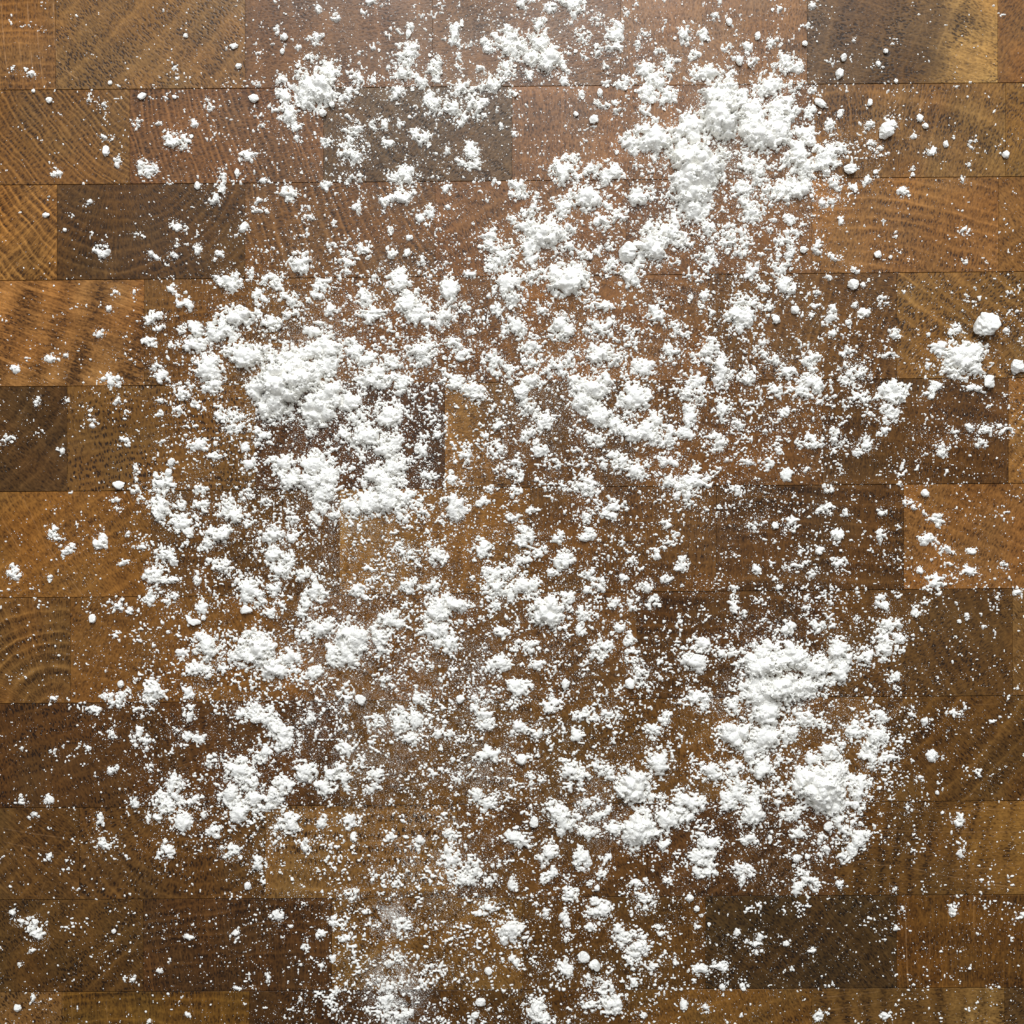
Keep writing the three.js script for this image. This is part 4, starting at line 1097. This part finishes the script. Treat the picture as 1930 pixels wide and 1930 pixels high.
// lumps pressed together into smooth nuggets
function nuggetGeometry(a, h, b, seed, detail, rough = 1) {
  let g = new THREE.IcosahedronGeometry(1, detail); g.deleteAttribute('uv'); g.deleteAttribute('normal'); g = mergeVertices(g, 1e-4);
  const p = g.attributes.position, s = seed * 7.13, q = rng(seed * 31 + 5), cuts = Array.from({ length: 6 }, () => { const t = q() * 6.283, e = q() * 1.5 - 0.4, c = Math.sqrt(Math.max(0, 1 - e * e)); return [c * Math.cos(t), e, c * Math.sin(t)]; });
  for (let k = 0; k < p.count; k++) {
    const x = p.getX(k), y = p.getY(k), z = p.getZ(k);
    const n = noise(x * 1.3 + s, y * 1.3 + z * 0.9) * 0.26 + noise(z * 1.5 - s, x * 0.8 + y * 1.4) * 0.22 + noise(x * 3.4 + s + y, z * 3.4 - y) * 0.13 * rough + noise(y * 7 + x * 3, z * 7 + s) * 0.06 * rough;
    let r = 1 + n * 0.8;
    for (const [u, v, w] of cuts) { const d = x * u + y * v + z * w; if (d > 0.05) r = Math.min(r, (0.86 + 0.06 * noise(x * 6 + s, z * 6 + y * 5)) / d); }   // broken faces
    p.setXYZ(k, x * r * a * MM, y * r * h * MM, z * r * b * MM);
  }
  g.computeVertexNormals(); return g;
}
NUGGETS.forEach(([x, z, a, b, turn], i) => {
  const h = 0.68 * Math.min(a, b), g = nuggetGeometry(a * 0.88, h * 1.05, b * 0.88, i + 1, i < 12 ? 16 : 9, 1.7);
  const label = ['biggest smooth angular flour nugget lying apart beside the domed mound', 'smooth round flour nugget perched on the edge of crumbly flour'][i];
  const m = place('flour_nugget', g, label ?? `${Math.sqrt(a * b) > 1.8 ? 'big' : Math.sqrt(a * b) > 1.3 ? 'middling' : 'small'} ${Math.max(a / b, b / a) > 1.25 ? 'oblong' : 'round'} smooth flour nugget on ${woodWord(x, z)} wood`, 'flour nugget', label ? undefined : 'small flour nuggets on the board', x, levelAt(x, z) * 0.75 + h * 0.82, z);
  m.rotation.y = -turn * Math.PI / 180;
});

// uncountable crumbs and dust; how thickly it lies, in a grid of 24 mm squares over the board
const SPREAD = [
  [1, 1, 1, 2, 3, 4, 5, 5, 6, 5, 4, 4, 3, 1, 1, 1], [1, 1, 2, 3, 5, 6, 6, 5, 4, 4, 6, 8, 6, 2, 2, 1], [1, 1, 3, 4, 4, 5, 5, 4, 4, 5, 8, 9, 8, 5, 2, 1], [1, 2, 2, 3, 4, 4, 4, 4, 5, 7, 9, 9, 6, 3, 1, 1],
  [1, 1, 2, 4, 6, 6, 6, 7, 8, 8, 7, 6, 5, 3, 3, 3], [2, 2, 4, 7, 8, 9, 8, 8, 8, 8, 8, 7, 6, 5, 4, 4], [2, 2, 3, 6, 9, 9, 9, 8, 8, 8, 8, 8, 7, 6, 5, 4], [1, 2, 4, 6, 8, 9, 8, 7, 7, 7, 7, 7, 5, 4, 4, 3],
  [2, 3, 5, 7, 8, 8, 8, 7, 7, 6, 6, 5, 5, 4, 4, 3], [2, 2, 5, 6, 7, 8, 9, 9, 8, 7, 5, 5, 6, 6, 4, 3], [2, 3, 5, 8, 9, 9, 9, 9, 8, 7, 6, 8, 8, 6, 4, 3], [2, 3, 5, 6, 8, 8, 8, 8, 8, 7, 6, 8, 9, 8, 4, 2],
  [2, 3, 6, 7, 6, 6, 7, 7, 7, 7, 7, 8, 9, 7, 4, 3], [2, 3, 4, 4, 6, 7, 7, 7, 7, 6, 6, 6, 6, 3, 3, 3], [2, 3, 3, 3, 4, 7, 7, 7, 6, 7, 5, 4, 3, 3, 3, 3], [2, 2, 2, 3, 4, 8, 7, 6, 6, 6, 4, 3, 2, 2, 2, 2],
];
const cl = (v) => Math.max(0, Math.min(15, v));
function spread(x, z) {
  const u = (x + 193) / 24.125 - 0.5, v = (z + 193) / 24.125 - 0.5, i = Math.floor(u), j = Math.floor(v), a = u - i, b = v - j;
  const q = (m, n) => SPREAD[cl(n)][cl(m)], away = Math.max(0, Math.abs(x) - 193, Math.abs(z) - 193);
  return ((q(i, j) * (1 - a) + q(i + 1, j) * a) * (1 - b) + (q(i, j + 1) * (1 - a) + q(i + 1, j + 1) * a) * b) / 9 * Math.exp(-away / 25);
}
const dummy = new THREE.Object3D();
function scatter(name, label, geos, list) {          // list of [x, z, size, y]
  geos.forEach((g, k) => {
    const part = list.filter((_, i) => i % geos.length === k), m = new THREE.InstancedMesh(g, flourMaterial, part.length), r = rng(900 + k);
    part.forEach(([x, z, s, y], i) => {
      dummy.position.set(x * MM, y * MM, z * MM); dummy.rotation.set((r() - 0.5) * 0.5, r() * 6.283, (r() - 0.5) * 0.5); dummy.scale.set(s * (0.75 + 0.5 * r()), s * (0.7 + 0.4 * r()), s * (0.75 + 0.5 * r()));
      dummy.updateMatrix(); m.setMatrixAt(i, dummy.matrix);
    });
    m.name = numbered(name); m.userData = { kind: 'stuff', label, category: 'flour' }; m.castShadow = m.receiveShadow = true; scene.add(m);
  });
}
{
  const r = rng(2024), crumbs = [], dust = [];
  const rest = (x, z, s, k) => [x, z, s, Math.max(0, levelAt(x, z) - 0.1) + s * k];
  // shed round the heaps and clumps
  for (const list of FLUFF) for (const [x, z, a, b, turn, loose] of list) {
    const c = Math.cos(turn * Math.PI / 180), s = Math.sin(turn * Math.PI / 180), m = Math.sqrt(a * b);
    const go = (n, out, size) => { for (let k = 0; k < n; k++) { const q = 0.55 + (0.5 + 1.3 / m) * r() ** 1.4 , t = r() * 6.283, u = Math.cos(t) * a * q, w = Math.sin(t) * b * q, px = x + u * c - w * s, pz = z + u * s + w * c; out.push(size(px, pz)); } };
    go(Math.round(m * (loose ? 3 : 1.6) * (0.6 + r())), crumbs, (px, pz) => rest(px, pz, 0.28 + 0.5 * r() ** 2.5, 0.3));
    go(Math.round(m * m * (loose ? 14 : 5) + 14 * m), dust, (px, pz) => rest(px, pz, Math.min(0.36, 0.062 / Math.sqrt(0.03 + r())), 0.45));
  }
  for (let k = 0; k < 700000; k++) {
    const x = (r() - 0.5) * 450, z = (r() - 0.5) * 450, d = spread(x, z);
    const patch = Math.max(0, 0.6 + 0.9 * fbm(x / 9 + 3, z / 9, 2) + 0.6 * noise(x / 2.6, z / 2.6));
    if (r() < 0.9 * d ** 1.7 * patch) dust.push(rest(x, z, Math.min(0.42, 0.055 / Math.sqrt(0.017 + r())), 0.45));
  }
  // places where only the finest powder settled
  for (const [x, z, a, n] of [[-46, 153, 6, 3000], [-45, 178, 9, 6000], [-43, 190, 9, 4000], [-65, 47, 22, 8000], [-53, 87, 24, 9000], [-9, 97, 10, 2500], [-69, -63, 18, 4000], [30, 115, 14, 3000], [-60, 5, 20, 4000], [85, -130, 26, 5000], [-80, -50, 24, 5000], [20, -40, 30, 6000], [100, 70, 24, 5000], [-20, 60, 26, 7000], [-30, 130, 24, 6000]])
    for (let k = 0; k < n * 1.5; k++) { const q = a * Math.sqrt(-2 * Math.log(1 - r() * 0.97)) * 0.62, t = r() * 6.283, px = x + q * Math.cos(t), pz = z + q * Math.sin(t); if (noise(px / 3, pz / 3) + 0.6 * noise(px / 1.1, pz / 1.1) > -0.35 + 0.6 * (r() - 0.5)) dust.push(rest(px, pz, 0.05 + 0.06 * r() * r(), 0.45)); }
  for (let k = 0; k < 9000; k++) {
    const x = (r() - 0.5) * 440, z = (r() - 0.5) * 440, d = spread(x, z), patch = Math.max(0, 0.4 + 1.2 * fbm(x / 7 + 33, z / 7, 2));
    if (r() < 0.95 * d ** 1.9 * patch) crumbs.push(rest(x, z, Math.min(1.1, 0.24 / Math.sqrt(0.05 + r())), 0.3));
  }
  // thin sprinkled flour: ragged flakes wherever enough of it fell
  const cell = 0.25, N = Math.ceil(2 * 212 / cell), at = new Int32Array(N * N).fill(-1), F = new Float32Array(N * N).fill(-1), pos = [], index = [];
  for (let j = 0; j < N; j++) for (let i = 0; i < N; i++) {
    const x = i * cell - 212, z = j * cell - 212, d = spread(x, z);
    if (d < 0.06) continue;
    const n = 0.45 * noise(x / 5.2 + 7, z / 5.2) + 0.6 * noise(x / 1.8, z / 1.8 + 13);
    if (n < -0.15) continue;
    F[j * N + i] = n + 0.95 * noise(x / 0.66 + 40, z / 0.66) + 0.25 * noise(x / 0.3, z / 0.3) - (1.48 - 0.91 * d ** 0.85);
  }
  const vertex = (o) => {
    if (at[o] >= 0) return at[o];
    const i = o % N, j = (o - i) / N, x = (i + 0.35 * noise(i * 0.9, j * 0.9)) * cell - 212, z = (j + 0.35 * noise(i * 0.9, j * 0.9 + 50)) * cell - 212, e = smooth(0, 0.5, F[o]), fine = cells(x / 0.8 + 5, z / 0.8);
    pos.push(x * MM, (F[o] > 0 ? 0.12 + 0.5 * e + (0.12 + 0.25 * e) * Math.sqrt(Math.max(0, 1 - fine * fine * 1.8)) : -0.1) * MM, z * MM); return (at[o] = pos.length / 3 - 1);
  };
  for (let j = 0; j < N - 1; j++) for (let i = 0; i < N - 1; i++) {
    const o = j * N + i;
    if (F[o] <= 0 && F[o + 1] <= 0 && F[o + N] <= 0 && F[o + N + 1] <= 0) continue;
    const a = vertex(o), b = vertex(o + 1), c = vertex(o + N), d = vertex(o + N + 1);
    if ((i + j) & 1) index.push(a, c, b, b, c, d); else index.push(a, c, d, a, d, b);
  }
  const sprinkle = new THREE.BufferGeometry();
  sprinkle.setAttribute('position', new THREE.Float32BufferAttribute(pos, 3)); sprinkle.setIndex(index); sprinkle.computeVertexNormals();
  small.push(sprinkle); console.log('sprinkle', index.length / 3);
  const crumbGeos = [];
  for (let v = 0; v < 10; v++) {
    const q = rng(500 + v), parts = [], n = 4 + Math.floor(q() * 5);
    for (let k = 0; k < n; k++) {
      const s = 0.28 + 0.32 * q(), d = k ? 0.35 + 0.55 * q() : 0, t = q() * 6.283, g = nuggetGeometry(s * (0.8 + 0.5 * q()) * 1000, s * 900, s * (0.8 + 0.5 * q()) * 1000, v * 20 + k, 2);
      g.scale(MM, MM, MM); g.translate(Math.cos(t) * d * MM, (s * 0.3 - 0.1) * MM + (q() < 0.3 ? 0.3 * MM : 0), Math.sin(t) * d * MM); parts.push(g);
    }
    crumbGeos.push(mergeGeometries(parts));
  }
  const dustGeos = [0, 1, 2, 3, 4].map((v) => { const g = nuggetGeometry(1000, 800, 1000 * (v % 2 ? 0.7 : 1), 70 + v, 1); g.scale(MM, MM, MM); return g; });
  scatter('flour_crumbs', 'loose white flour crumbs scattered between the heaps', crumbGeos, crumbs);
  scatter('flour_dust', 'fine white flour dust sprinkled over the wood', dustGeos, dust);
  if (small.length) { const g = mergeGeometries(small), m = new THREE.Mesh(g, flourMaterial); m.name = numbered('flour_crumbs'); m.userData = { kind: 'stuff', label: 'tiny ragged flour crumbs lying between the clumps', category: 'flour' }; m.castShadow = m.receiveShadow = true; scene.add(m); }
  console.log('fluff triangles', triangles, 'clumps', clumps, 'small', small.length, 'crumbs', crumbs.length, 'dust', dust.length);
}
renderer.render(scene, camera);
